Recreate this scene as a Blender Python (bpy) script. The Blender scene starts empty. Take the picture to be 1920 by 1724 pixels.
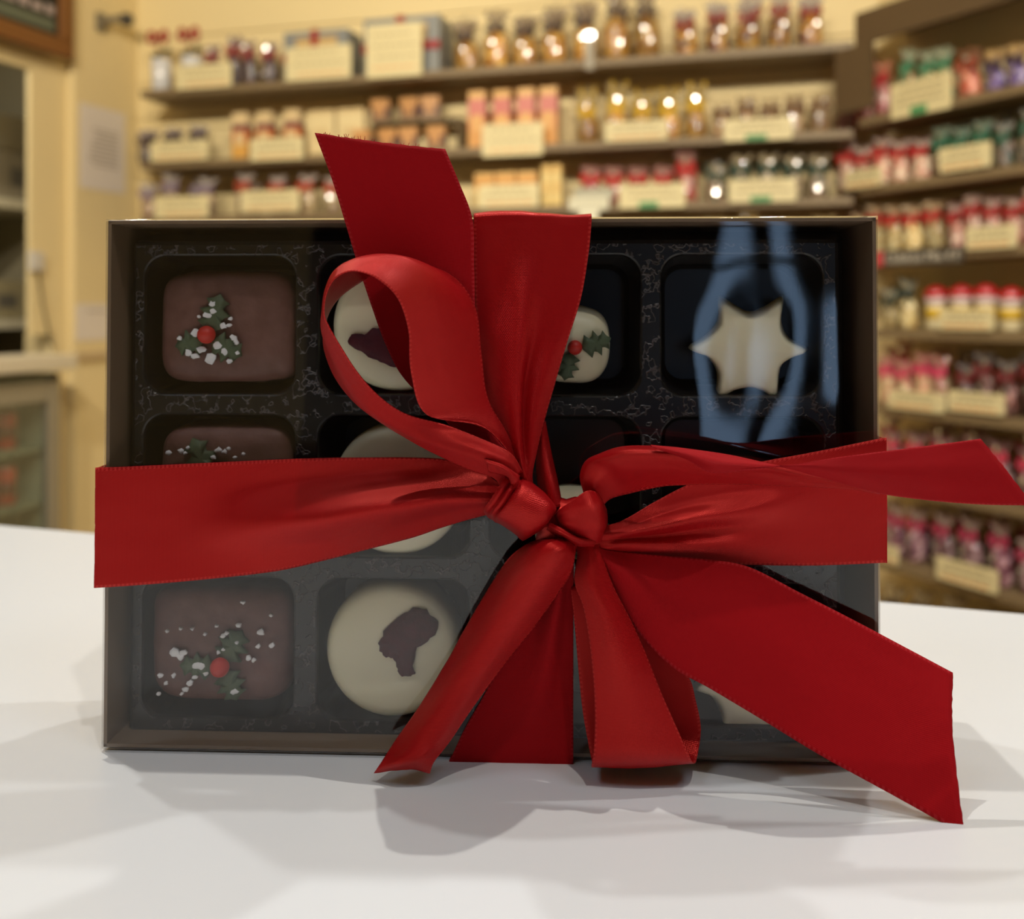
import bpy, math, random
import numpy as np
from mathutils import Vector, noise
C = bpy.context.scene
COL = C.collection
PI = math.pi
random.seed(7)

# ------------------------------------------------------------------ camera model
F, CX, HY = 1900.0, 960.0, 579.0        # focal length, principal column, horizon row (1920x1724 frame)
TABLE = 0.95
CAMH = 0.1158
ZC = TABLE + CAMH
CAM = Vector((0, 0, ZC))

def ray(px, py):
    return Vector(((px - CX) / F, 1.0, (HY - py) / F))

cam_d = bpy.data.cameras.new('camera')
cam = bpy.data.objects.new('camera', cam_d)
COL.objects.link(cam)
cam.location = CAM
cam.rotation_euler = (PI / 2, 0, 0)
cam_d.sensor_fit = 'HORIZONTAL'
cam_d.sensor_width = 36.0
cam_d.lens = 36.0 * F / 1920.0
cam_d.shift_y = -(862.0 - HY) / 1920.0
cam_d.clip_start = 0.01
cam_d.clip_end = 50
cam_d.dof.use_dof = True
cam_d.dof.focus_distance = 0.250
cam_d.dof.aperture_fstop = 35.6 / 3.0
C.camera = cam

C.view_settings.view_transform = 'Standard'
C.view_settings.look = 'None'
C.view_settings.gamma = 1.0
C.view_settings.exposure = 0.0
C.view_settings.use_curve_mapping = False
C.cycles.use_denoising = True
C.cycles.max_bounces = 10
C.cycles.transparent_max_bounces = 16
C.cycles.caustics_reflective = False
C.cycles.caustics_refractive = False
C.cycles.sample_clamp_indirect = 4.0

# ------------------------------------------------------------------ materials
def srgb(r, g, b):
    def f(c):
        c /= 255.0
        return c / 12.92 if c <= 0.04045 else ((c + 0.055) / 1.055) ** 2.4
    return (f(r), f(g), f(b), 1.0)

MATS = {}
def mat(name, col, rough=0.5, metal=0.0, spec=0.5, coat=0.0, bump=None, emit=None, alpha=1.0, sss=0.0, var=None):
    """principled; bump=(scale, strength, dist); var=(scale, other colour, contrast)"""
    if name in MATS: return MATS[name]
    m = bpy.data.materials.new(name); m.use_nodes = True
    nt = m.node_tree; b = nt.nodes['Principled BSDF']
    b.inputs['Base Color'].default_value = col
    b.inputs['Roughness'].default_value = rough
    b.inputs['Metallic'].default_value = metal
    b.inputs['Specular IOR Level'].default_value = spec
    b.inputs['Coat Weight'].default_value = coat
    b.inputs['Coat Roughness'].default_value = 0.08
    b.inputs['Alpha'].default_value = alpha
    if sss:
        b.inputs['Subsurface Weight'].default_value = sss
        b.inputs['Subsurface Radius'].default_value = (0.004, 0.003, 0.002)
        b.inputs['Subsurface Scale'].default_value = 1.0
    if emit:
        b.inputs['Emission Color'].default_value = emit[0]
        b.inputs['Emission Strength'].default_value = emit[1]
    tc = nt.nodes.new('ShaderNodeTexCoord')
    if bump:
        n = nt.nodes.new('ShaderNodeTexNoise'); n.inputs['Scale'].default_value = bump[0]; n.inputs['Detail'].default_value = 4
        bp = nt.nodes.new('ShaderNodeBump'); bp.inputs['Strength'].default_value = bump[1]; bp.inputs['Distance'].default_value = bump[2]
        nt.links.new(tc.outputs['Object'], n.inputs['Vector'])
        nt.links.new(n.outputs['Fac'], bp.inputs['Height'])
        nt.links.new(bp.outputs['Normal'], b.inputs['Normal'])
    if var:
        n = nt.nodes.new('ShaderNodeTexNoise'); n.inputs['Scale'].default_value = var[0]; n.inputs['Detail'].default_value = 5
        r = nt.nodes.new('ShaderNodeValToRGB')
        k = var[2]
        r.color_ramp.elements[0].position = 0.5 - k; r.color_ramp.elements[0].color = col
        r.color_ramp.elements[1].position = 0.5 + k; r.color_ramp.elements[1].color = var[1]
        nt.links.new(tc.outputs['Object'], n.inputs['Vector'])
        nt.links.new(n.outputs['Fac'], r.inputs['Fac'])
        nt.links.new(r.outputs['Color'], b.inputs['Base Color'])
    MATS[name] = m
    return m

def N(nt, t, **kw):
    n = nt.nodes.new(t)
    for k, v in kw.items(): setattr(n, k, v)
    return n
def math_n(nt, op, a, b=None):
    n = nt.nodes.new('ShaderNodeMath'); n.operation = op
    for i, x in enumerate((a, b)):
        if x is None: continue
        if isinstance(x, (int, float)): n.inputs[i].default_value = x
        else: nt.links.new(x, n.inputs[i])
    return n.outputs[0]

def ribbon_mat(name, col, edge, rough, diag, wstr, aniso, spec):
    m = bpy.data.materials.new(name); m.use_nodes = True
    nt = m.node_tree; b = nt.nodes['Principled BSDF']
    uv = N(nt, 'ShaderNodeTexCoord').outputs['UV']
    s = N(nt, 'ShaderNodeSeparateXYZ'); nt.links.new(uv, s.inputs[0])
    u, v = s.outputs[0], s.outputs[1]
    em = math_n(nt, 'MINIMUM', u, math_n(nt, 'SUBTRACT', 1.0, u))
    mr = N(nt, 'ShaderNodeMapRange'); nt.links.new(em, mr.inputs['Value'])
    mr.inputs['From Min'].default_value = 0.018; mr.inputs['From Max'].default_value = 0.03
    mr.inputs['To Min'].default_value = 1.0; mr.inputs['To Max'].default_value = 0.0
    dash = math_n(nt, 'SINE', math_n(nt, 'MULTIPLY', v, 2 * PI * 26))
    pic = math_n(nt, 'MULTIPLY', mr.outputs[0], math_n(nt, 'GREATER_THAN', dash, 0.0))
    if diag:
        ph = math_n(nt, 'ADD', math_n(nt, 'MULTIPLY', u, 2 * PI * 75), math_n(nt, 'MULTIPLY', v, 2 * PI * 40))
    else:
        ph = math_n(nt, 'MULTIPLY', u, 2 * PI * 80)
    w1 = math_n(nt, 'SINE', ph)
    w2 = math_n(nt, 'SINE', math_n(nt, 'MULTIPLY', v, 2 * PI * 85))
    h = math_n(nt, 'ADD', w1, math_n(nt, 'MULTIPLY', w2, 0.6))
    h = math_n(nt, 'ADD', h, math_n(nt, 'MULTIPLY', pic, 5.0))
    bp = N(nt, 'ShaderNodeBump'); bp.inputs['Strength'].default_value = wstr; bp.inputs['Distance'].default_value = 0.00003
    nt.links.new(h, bp.inputs['Height']); nt.links.new(bp.outputs[0], b.inputs['Normal'])
    mx = N(nt, 'ShaderNodeMix', data_type='RGBA')
    mx.inputs['A'].default_value = col; mx.inputs['B'].default_value = edge
    nt.links.new(math_n(nt, 'MULTIPLY', pic, 0.4), mx.inputs['Factor'])
    nt.links.new(mx.outputs['Result'], b.inputs['Base Color'])
    b.inputs['Roughness'].default_value = rough
    b.inputs['Specular IOR Level'].default_value = spec
    b.inputs['Specular Tint'].default_value = (1.0, 0.085, 0.065, 1)
    b.inputs['IOR'].default_value = 1.9 if diag else 1.5
    b.inputs['Anisotropic'].default_value = aniso
    b.inputs['Sheen Weight'].default_value = 0.0
    b.inputs['Sheen Roughness'].default_value = 0.4
    b.inputs['Sheen Tint'].default_value = (1.0, 0.2, 0.25, 1)
    return m

SATIN = ribbon_mat('ribbon_satin', (0.36, 0.005, 0.008, 1), (0.75, 0.07, 0.06, 1), 0.31, True, 0.6, 0.2, 1.0)
MATTE = ribbon_mat('ribbon_reverse', (0.385, 0.007, 0.011, 1), (0.58, 0.04, 0.05, 1), 0.62, False, 0.5, 0.0, 0.35)

def film_mat(name, tint, gain, rough, bump=None):
    m = bpy.data.materials.new(name); m.use_nodes = True
    nt = m.node_tree; nt.nodes.remove(nt.nodes['Principled BSDF'])
    out = nt.nodes['Material Output']
    tr = N(nt, 'ShaderNodeBsdfTransparent'); tr.inputs['Color'].default_value = tint
    gl = N(nt, 'ShaderNodeBsdfGlossy'); gl.inputs['Roughness'].default_value = rough
    gl.inputs['Color'].default_value = (1, 1, 1, 1)
    fr = N(nt, 'ShaderNodeFresnel')
    geo = N(nt, 'ShaderNodeNewGeometry')
    mr = N(nt, 'ShaderNodeMapRange'); nt.links.new(geo.outputs['Backfacing'], mr.inputs['Value'])
    mr.inputs['To Min'].default_value = 1.5; mr.inputs['To Max'].default_value = 1 / 1.5
    nt.links.new(mr.outputs[0], fr.inputs['IOR'])
    fac = math_n(nt, 'MINIMUM', math_n(nt, 'MULTIPLY', fr.outputs[0], gain), 1.0)
    if bump:
        tc = N(nt, 'ShaderNodeTexCoord'); n = N(nt, 'ShaderNodeTexNoise'); n.inputs['Scale'].default_value = bump[0]
        bp = N(nt, 'ShaderNodeBump'); bp.inputs['Strength'].default_value = bump[1]; bp.inputs['Distance'].default_value = bump[2]
        nt.links.new(tc.outputs['Object'], n.inputs['Vector']); nt.links.new(n.outputs['Fac'], bp.inputs['Height'])
        nt.links.new(bp.outputs[0], gl.inputs['Normal'])
    mx = N(nt, 'ShaderNodeMixShader')
    nt.links.new(fac, mx.inputs[0]); nt.links.new(tr.outputs[0], mx.inputs[1]); nt.links.new(gl.outputs[0], mx.inputs[2])
    nt.links.new(mx.outputs[0], out.inputs['Surface'])
    return m

# ------------------------------------------------------------------ object helpers
ORG = {}
def empty(name, loc, label, cat, group=None):
    o = bpy.data.objects.new(name, None); COL.objects.link(o)
    o.location = loc; o.empty_display_size = 0.02
    o['label'] = label; o['category'] = cat
    if group: o['group'] = group
    ORG[o.name] = Vector(loc)
    return o

def tag(o, label, cat, group=None):
    o['label'] = label; o['category'] = cat
    if group: o['group'] = group
    return o

def mk(name, verts, faces, m, parent=None, smooth=True, uvs=None, loc=None):
    """verts in world space; the object's origin sits at its parent's origin (or at loc)"""
    org = ORG[parent.name] if parent else Vector(loc if loc is not None else (0, 0, 0))
    me = bpy.data.meshes.new(name)
    me.from_pydata([tuple(Vector(v) - org) for v in verts], [], faces)
    if uvs is not None:
        l = me.uv_layers.new(name='uv')
        for p in me.polygons:
            for li, vi in zip(p.loop_indices, p.vertices): l.data[li].uv = uvs[vi]
    if smooth:
        me.polygons.foreach_set('use_smooth', [True] * len(me.polygons))
    if isinstance(m, (list, tuple)):
        for x in m: me.materials.append(x)
    else: me.materials.append(m)
    me.update()
    o = bpy.data.objects.new(name, me); COL.objects.link(o)
    if parent: o.parent = parent
    else: o.location = org
    ORG[o.name] = org
    return o

def bevel(o, w, seg=2):
    md = o.modifiers.new('bevel', 'BEVEL'); md.width = w; md.segments = seg; md.limit_method = 'ANGLE'
    return o
def solid(o, t, off=0.0):
    md = o.modifiers.new('solid', 'SOLIDIFY'); md.thickness = t; md.offset = off
    return o

def boxmesh(x0, x1, y0, y1, z0, z1, fr=None):
    """8 verts, 6 faces; fr maps (x,y,z)->world"""
    v = [(x, y, z) for z in (z0, z1) for y in (y0, y1) for x in (x0, x1)]
    if fr: v = [fr(*p) for p in v]
    f = [(0, 2, 3, 1), (4, 5, 7, 6), (0, 1, 5, 4), (2, 6, 7, 3), (0, 4, 6, 2), (1, 3, 7, 5)]
    return v, f
def join(*parts):
    V, Fc = [], []
    for v, f in parts:
        b = len(V); V += list(v); Fc += [tuple(i + b for i in q) for q in f]
    return V, Fc
def lathe(prof, n=24, c=(0, 0, 0), wob=None):
    V, Fc = [], []
    for i, (r, z) in enumerate(prof):
        for k in range(n):
            a = 2 * PI * k / n
            rr = r * (wob(a, z) if wob else 1)
            V.append((c[0] + rr * math.cos(a), c[1] + rr * math.sin(a), c[2] + z))
    for i in range(len(prof) - 1):
        for k in range(n):
            k2 = (k + 1) % n
            Fc.append((i * n + k, i * n + k2, (i + 1) * n + k2, (i + 1) * n + k))
    return V, Fc
def tube(pts, r, n=8, closed=False):
    V, Fc = [], []
    P = [Vector(p) for p in pts]; L = len(P)
    for i, p in enumerate(P):
        t = (P[(i + 1) % L] - P[i - 1]) if closed else (P[min(i + 1, L - 1)] - P[max(i - 1, 0)])
        t.normalize()
        a = t.cross(Vector((0.13, 0.31, 0.94))).normalized(); b = t.cross(a)
        rr = r[i] if isinstance(r, (list, tuple)) else r
        for k in range(n):
            q = 2 * PI * k / n
            V.append(p + rr * (math.cos(q) * a + math.sin(q) * b))
    for i in range(L if closed else L - 1):
        j = (i + 1) % L
        for k in range(n):
            k2 = (k + 1) % n
            Fc.append((i * n + k, i * n + k2, j * n + k2, j * n + k))
    if not closed:
        Fc.append(tuple(range(n))); Fc.append(tuple(range((L - 1) * n, L * n)))
    return V, Fc

# ------------------------------------------------------------------ the chocolate box frame
# u to the right along the front face, v up it, w out of it towards the viewer
O_ = Vector((-0.1070, 0.2641, TABLE + 0.0010))
U_ = Vector((0.1997, -0.0095, 0)).normalized()
W_ = Vector((U_.y, -U_.x, 0))                      # horizontal, out of the face
V_ = (Vector((0, 0, 0.1381)) - W_ * 0.0028).normalized()
BW, BH, BD = 0.1999, 0.1381, 0.037
NRM = U_.cross(V_)
if NRM.dot(W_) < 0: NRM = -NRM
def B(u, v, w): return O_ + float(u) * U_ + float(v) * V_ + float(w) * W_
def at(px, py, w=0.0):
    """point seen at pixel (px,py) on the plane lying w metres in front of the box face"""
    d = ray(px, py)
    t = NRM.dot(O_ + W_ * w - CAM) / NRM.dot(d)
    return CAM + t * d
def uvw(p):
    q = Vector(p) - O_
    v = q.z / V_.z
    r = q - v * V_
    return r.dot(U_), v, r.dot(W_)

# ------------------------------------------------------------------ ribbons
def cr(P, n):
    """Catmull-Rom resample of control rows P (k, ...) to n rows"""
    P = np.asarray(P, float); k = len(P)
    if k == 2:
        t = np.linspace(0, 1, n).reshape((-1,) + (1,) * (P.ndim - 1))
        return P[0] * (1 - t) + P[1] * t
    E = np.concatenate([[2 * P[0] - P[1]], P, [2 * P[-1] - P[-2]]])
    out = []
    for s in np.linspace(0, k - 1, n):
        i = min(int(s), k - 2); t = s - i
        a, b, c, d = E[i], E[i + 1], E[i + 2], E[i + 3]
        out.append(0.5 * ((2 * b) + (c - a) * t + (2 * a - 5 * b + 4 * c - d) * t ** 2 + (3 * b - a - 3 * c + d) * t ** 3))
    return np.array(out)

def toV(p):
    return Vector(p) if isinstance(p, Vector) else at(p[0], p[1], p[2] * 0.001)

strips = []
def strip(name, rows, m, parent, nu=22, per=8, thick=0.00028, ragged=None):
    G = np.array([[tuple(toV(p)) for p in r] for r in rows])       # (rows, across, 3)
    n = (len(rows) - 1) * per + 1
    G = cr(G, n)                                                   # along
    G = np.stack([cr(G[i], nu) for i in range(n)])                 # across
    du = np.gradient(G, axis=1); dv = np.gradient(G, axis=0)
    nn = np.cross(du, dv); nn /= np.linalg.norm(nn, axis=2, keepdims=True) + 1e-12
    lv = np.concatenate([[0], np.cumsum(np.linalg.norm(np.diff(G[:, nu // 2], axis=0), axis=1))]) / 0.030
    sd = len(strips) * 3.7; strips.append(name)
    for i in range(n):
        for k in range(nu):
            a = 0.00016 * noise.noise(Vector((k / nu * 5.0, lv[i] * 1.6, sd))) + 0.00007 * noise.noise(Vector((k / nu * 11.0 + lv[i] * 3, lv[i] * 5.0, sd + 9)))
            G[i, k] += nn[i, k] * a
    mid = G[:, nu // 2]
    L = np.concatenate([[0], np.cumsum(np.linalg.norm(np.diff(mid, axis=0), axis=1))]) / 0.030
    if ragged is not None:
        rnd = random.Random(3)
        i0, i1 = (0, 1) if ragged == 0 else (n - 1, n - 2)
        for k in range(nu):
            G[i0, k] += (G[i0, k] - G[i1, k]) * rnd.uniform(-0.06, 0.10)
    V = [Vector(G[i, k]) for i in range(n) for k in range(nu)]
    UV = [(k / (nu - 1), L[i]) for i in range(n) for k in range(nu)]
    Fc = [(i * nu + k, i * nu + k + 1, (i + 1) * nu + k + 1, (i + 1) * nu + k) for i in range(n - 1) for k in range(nu - 1)]
    o = mk(name, V, Fc, m, parent, True, UV)
    solid(o, thick)
    return o

rib = empty('ribbon', B(BW / 2, 0, 0), 'wide red satin ribbon tied in a big bow round the chocolate box', 'ribbon')

# band across the left, wrapping round the left side of the box
A = [
 [(194,877,.8),(194,922,.8),(194,967,.8),(193,1012,.8),(193,1057,.8),(192,1102,.8)],
 [(350,870,.8),(350,915,.8),(350,958,.9),(350,1003,1.0),(350,1047,.9),(350,1090,.8)],
 [(500,863,.8),(500,908,.9),(503,950,3.2),(505,985,5.2),(505,1030,2.4),(505,1073,.8)],
 [(600,859,.9),(600,900,1.0),(605,940,5.2),(606,974,8.4),(604,1018,3.6),(600,1053,.9)],
 [(690,858,1),(690,893,1.3),(698,928,6.2),(700,958,10),(696,1000,4.6),(690,1030,1)],
 [(770,858,1.5),(770,888,2.2),(776,920,6.6),(778,948,10.6),(774,980,5),(770,1009,1.5)],
 [(835,862,2),(835,888,3.5),(840,916,7),(842,938,10.6),(836,966,5.5),(832,988,2.5)],
 [(898,880,5),(902,900,6),(910,920,8.5),(912,938,10.6),(910,952,8),(905,967,5)],
 [(945,915,8),(948,922,9),(950,931,10),(950,940,11),(948,952,9),(942,962,7)],
]
def wrap_u(row, u):
    out = []
    for w in (-0.0004, -0.010, -0.024, -BD - 0.0005):
        r = []
        for p in row:
            a, b, c = uvw(toV(p)); r.append(B(u, b, w))
        out.append(r)
    return out
ww = wrap_u(A[0], -0.0012)
strip('side_band', [ww[3], ww[2], ww[1], ww[0]] + A, SATIN, rib, nu=36, per=8)

# band across the right
Bn = [
 [(1098,985,7),(1100,995,8),(1102,1006,9),(1102,1014,8),(1102,1024,8),(1100,1036,6)],
 [(1122,988,7.5),(1128,997,9),(1131,1006,10),(1132,1014,9),(1133,1026,9),(1130,1037,7)],
 [(1165,978,6),(1170,990,7.5),(1172,1000,9.5),(1172,1010,7.5),(1172,1022,9),(1168,1038,6)],
 [(1230,940,3),(1238,965,4),(1243,986,8.5),(1245,1003,4.5),(1245,1022,6.5),(1238,1046,4)],
 [(1300,905,2),(1308,940,2.5),(1316,970,6.5),(1320,994,3),(1318,1022,4.5),(1308,1053,3)],
 [(1400,872,1.2),(1402,918,1.4),(1406,958,4.0),(1410,990,2),(1408,1024,2.4),(1400,1059,1.5)],
 [(1520,849,.8),(1520,895,.9),(1520,935,1.4),(1520,975,1),(1520,1018,.9),(1520,1061,.8)],
 [(1648,823,.8),(1649,872,.8),(1649,918,.8),(1650,964,.8),(1650,1010,.8),(1650,1056,.8)],
]
ww = wrap_u(Bn[-1], BW + 0.0012)
strip('side_band', Bn + ww, SATIN, rib, nu=36, per=8)

# band running up and over the top
Fb = [
 [(988,935,8),(991,935,9),(995,935,9),(999,935,9),(1003,935,9),(1008,935,8)],
 [(972,895,9),(978,895,10),(984,895,11),(988,895,10),(994,895,9),(998,895,8)],
 [(950,850,7),(960,850,8),(974,850,11.5),(982,850,7.5),(995,850,8.5),(1006,850,7)],
 [(920,790,4),(938,790,6),(970,790,10),(979,790,5),(1000,790,7),(1020,790,5)],
 [(905,720,2),(925,720,4),(970,720,8),(984,720,3),(1014,720,5),(1040,720,3)],
 [(896,640,1),(925,640,3),(974,640,5.8),(1000,640,2),(1036,640,3),(1064,640,2)],
 [(891,560,.8),(930,560,1.6),(978,560,3.4),(1015,560,1.4),(1054,560,1.6),(1089,560,1)],
 [(889,480,.8),(932,480,.9),(977,480,1.2),(1020,480,.9),(1063,480,.9),(1103,480,.8)],
 [(888,422,.8),(932,421,.8),(977,420,.8),(1020,419,.8),(1065,418,.8),(1109,418,.8)],
]
def wrap_v(row, v):
    out = []
    for w in (-0.0006, -0.010, -0.024, -BD - 0.0005):
        r = []
        for i, p in enumerate(row):
            a, b, c = uvw(toV(p)); r.append(B(a, v + (0.0005 * math.sin(i * 1.1) if v > 0.01 and w > -0.02 else 0), w))
        out.append(r)
    return out
ww = wrap_v(Fb[-1], BH + 0.0014)
strip('upright_band', Fb + ww, SATIN, rib, nu=36, per=8)
# small pleats beside it above the knot
strip('band_pleat', [
 [(1012,800,3),(1016,796,4),(1022,790,3)],
 [(1006,850,3),(1019,850,6.5),(1033,848,3)],
 [(1008,905,4),(1030,905,9.5),(1046,905,5)],
 [(1026,950,8),(1042,952,11),(1054,950,8)]], SATIN, rib, nu=14)

# band running down and under
J = [
 [(1035,1045,6),(1045,1045,7),(1055,1045,8),(1065,1045,7),(1075,1045,6)],
 [(1000,1120,3),(1022,1120,4.5),(1046,1120,7.5),(1062,1120,4),(1075,1120,3)],
 [(960,1200,2),(998,1200,3),(1032,1200,6),(1056,1200,3),(1075,1200,2)],
 [(915,1290,1),(962,1290,1.6),(1012,1290,3.4),(1046,1290,1.6),(1075,1290,1)],
 [(870,1370,.8),(925,1370,1),(985,1370,1.2),(1035,1370,.9),(1075,1370,.8)],
 [(843,1428,.8),(900,1429,.8),(960,1430,.8),(1020,1431,.8),(1075,1432,.8)],
]
ww = wrap_v(J[-1], -0.0007)
strip('upright_band', J + ww, MATTE, rib, nu=30, per=8)

# tail standing up past the lid
strip('tail', [
 [(590,249,11),(713,267,9.5),(835,280,8)],
 [(622,335,9),(740,348,8.5),(862,345,7)],
 [(648,420,7),(765,428,6.8),(886,412,5)],
 [(672,500,6),(780,506,6),(889,500,5)],
 [(697,575,5),(790,590,6),(891,580,5)],
 [(725,650,5),(810,680,6),(896,680,5)],
 [(762,715,5),(830,760,6),(905,760,5)],
 [(850,800,6),(880,830,7),(930,820,6)],
 [(930,870,8),(945,880,8),(965,860,8)]], MATTE, rib, nu=30, per=8, ragged=0)

fr_ = random.Random(4); parts = []
for k in range(34):
    t_ = fr_.uniform(.05, .85)
    p0 = at(590 + 245 * t_, 249 + 34 * t_ + 1.5, 11 - 3 * t_ if False else (11 - 3 * t_) * .001)
    L_ = fr_.uniform(.0003, .0011)
    p1 = p0 + V_ * L_ + U_ * fr_.uniform(-.0005, .0006); 
    parts.append(tube([p0 - V_ * .0004, (p0 + p1) / 2 + U_ * fr_.uniform(-.0001, .0001), p1], 0.00006, 5))
v, f = join(*parts)
o = mk('frayed_threads', v, f, MATTE, rib, True, [(.5, .5)] * len(v)); o['kind'] = 'stuff'
# open loop at the upper left
strip('bow_loop', [
 [(970,868,11),(972,870,10),(978,872,9)],
 [(905,800,14),(925,812,11),(948,808,9)],
 [(800,778,19),(860,765,15),(914,745,8)],
 [(771,700,24),(835,685,18),(902,660,8)],
 [(766,620,27),(830,600,20),(893,585,8)],
 [(747,562,30),(808,533,22),(864,533,8)],
 [(717,529,32),(768,489,23),(822,505,8)],
 [(686,512,33),(718,477,23),(762,497,8)],
 [(655,509,33),(670,484,23),(716,506,8)],
 [(628,523,33),(632,505,23),(674,530,8)],
 [(612,553,32),(612,540,22),(641,554,8)],
 [(608,588,31),(604,582,21),(620,580,8)],
 [(617,613,29),(602,618,20),(610,612,8)],
 [(641,655,27),(619,665,19),(607,648,8)],
 [(672,702,24),(646,716,17),(626,703,8)],
 [(716,748,21),(686,768,16),(664,754,8)],
 [(765,778,19),(742,803,15),(722,798,9)],
 [(835,797,17),(815,828,16),(800,843,10)],
 [(905,824,16),(890,850,17),(880,880,11)],
 [(957,850,14),(945,874,15),(925,896,11)],
 [(980,885,12),(966,893,13),(940,915,10)]], SATIN, rib, nu=26, per=8)
# creased inner ply of the loop where it enters the knot
strip('loop_crease', [
 [(905,858,15),(912,866,17.5),(916,885,14)],
 [(940,870,15.5),(948,880,18),(952,895,14)],
 [(975,893,15),(970,903,17),(955,918,13)]], SATIN, rib, nu=12)

# twisted tail to the right
strip('tail', [
 [(1095,925,10),(1100,927,11),(1112,930,12),(1130,948,9)],
 [(1088,895,10),(1098,898,13),(1120,906,14),(1145,935,9)],
 [(1098,866,10),(1108,872,14.5),(1140,886,15.5),(1175,926,9)],
 [(1125,851,12),(1134,859,18),(1165,876,18),(1210,918,10)],
 [(1165,838,14),(1174,848,21),(1202,874,19),(1250,911,11)],
 [(1220,836,15),(1230,849,22.5),(1256,876,19.5),(1310,909,12)],
 [(1280,841,16),(1291,855,23),(1322,882,19.5),(1380,909,13)],
 [(1350,851,17),(1364,865,22.5),(1402,888,18.5),(1460,911,14)],
 [(1430,868,18),(1444,878,21),(1472,893,17.5),(1530,913,15)],
 [(1540,895,17),(1548,899,18.5),(1562,905,17.5),(1590,917,16)],
 [(1650,924,17.5),(1650,924.5,17.5),(1650,925,17),(1650,926,16)]], SATIN, rib, nu=28)
strip('tail', [
 [(1222,837,23.5),(1221,836.5,23),(1220,836,22)],
 [(1290,864,26),(1286,851,25.5),(1280,841,22.2)],
 [(1335,887,27),(1343,866,26),(1350,851,22.2)],
 [(1405,881,26.5),(1418,872,25.5),(1430,868,21.5)],
 [(1485,872,24.5),(1512,876,24),(1540,895,19.5)],
 [(1565,859,22),(1602,884,22),(1650,925,18.3)],
 [(1655,847,20),(1705,888,20.5),(1750,939,18.3)],
 [(1750,835,18),(1800,884,19),(1840,946,18.3)],
 [(1838,823,17),(1885,880,18),(1935,948,18.3)]], MATTE, rib, nu=24, ragged=1)

# tail to the lower left
strip('tail', [
 [(1040,1012,9),(1052,1010,13),(1064,1013,14),(1076,1022,12)],
 [(1000,1016,9),(1024,1020,18),(1052,1030,20),(1077,1042,14)],
 [(958,1044,7),(992,1054,18),(1032,1066,20),(1069,1075,13)],
 [(922,1095,6.5),(960,1102,16.5),(1006,1108,18.5),(1048,1110,12)],
 [(878,1170,6.5),(918,1173,15.5),(962,1175,17),(1002,1175,12)],
 [(836,1245,7.5),(872,1247,15),(912,1247,16.5),(948,1243,12)],
 [(790,1320,9),(824,1323,15),(858,1324,16),(890,1322,13)],
 [(742,1388,11),(776,1391,16),(812,1393,17),(844,1390,14)],
 [(711,1436,14),(744,1431,17.5),(780,1426,18),(814,1428,16)],
 [(701,1450,13),(738,1445,15),(774,1443,15.5),(806,1450,15)]], SATIN, rib, nu=30, ragged=1)

# loop hanging down
strip('bow_loop', [
 [(1078,1004,8),(1095,1002,9),(1118,1006,8)],
 [(1083,1040,10),(1105,1038,12),(1128,1042,10)],
 [(1077,1090,11),(1110,1095,14),(1150,1100,11)],
 [(1094,1140,12),(1137,1150,15),(1183,1165,11)],
 [(1106,1210,13),(1157,1215,16),(1210,1225,12)],
 [(1114,1290,14),(1177,1295,16.5),(1242,1305,13.5)],
 [(1116,1360,15),(1192,1365,17),(1273,1375,15)],
 [(1113,1410,15.5),(1200,1415,17),(1291,1415,15.5)],
 [(1109,1436,13.5),(1200,1438,14),(1300,1431,13.5)],
 [(1111,1434,8.5),(1205,1434,8),(1307,1420,8.5)],
 [(1104,1400,4.5),(1210,1400,4),(1314,1366,4.5)],
 [(1092,1330,2.8),(1200,1320,2.6),(1304,1312,3)],
 [(1084,1250,2.4),(1180,1240,2.4),(1290,1268,2.6)],
 [(1078,1180,2.6),(1150,1180,3),(1240,1210,3)],
 [(1070,1100,4),(1100,1100,5),(1140,1110,5)]], SATIN, rib, nu=24)

# broad tail to the lower right, its tip down on the counter
strip('tail', [
 [(1108,1004,7),(1114,1018,8),(1116,1036,7)],
 [(1124,1028,9),(1128,1042,10),(1130,1060,9)],
 [(1170,1036,7.5),(1166,1075,11),(1160,1120,9)],
 [(1250,1043,7),(1232,1112,11),(1202,1192,9.5)],
 [(1330,1050,7),(1302,1142,11),(1262,1252,10.5)],
 [(1405,1064,7),(1380,1172,11),(1332,1292,12)],
 [(1500,1112,8),(1472,1226,12),(1432,1352,14)],
 [(1600,1163,9),(1572,1287,14),(1540,1418,18)],
 [(1700,1216,11),(1692,1348,17),(1680,1495,23)],
 [(1787,1262,13),(1786,1375,19),(1808,1567,27.5)]], MATTE, rib, nu=30, ragged=1)

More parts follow.
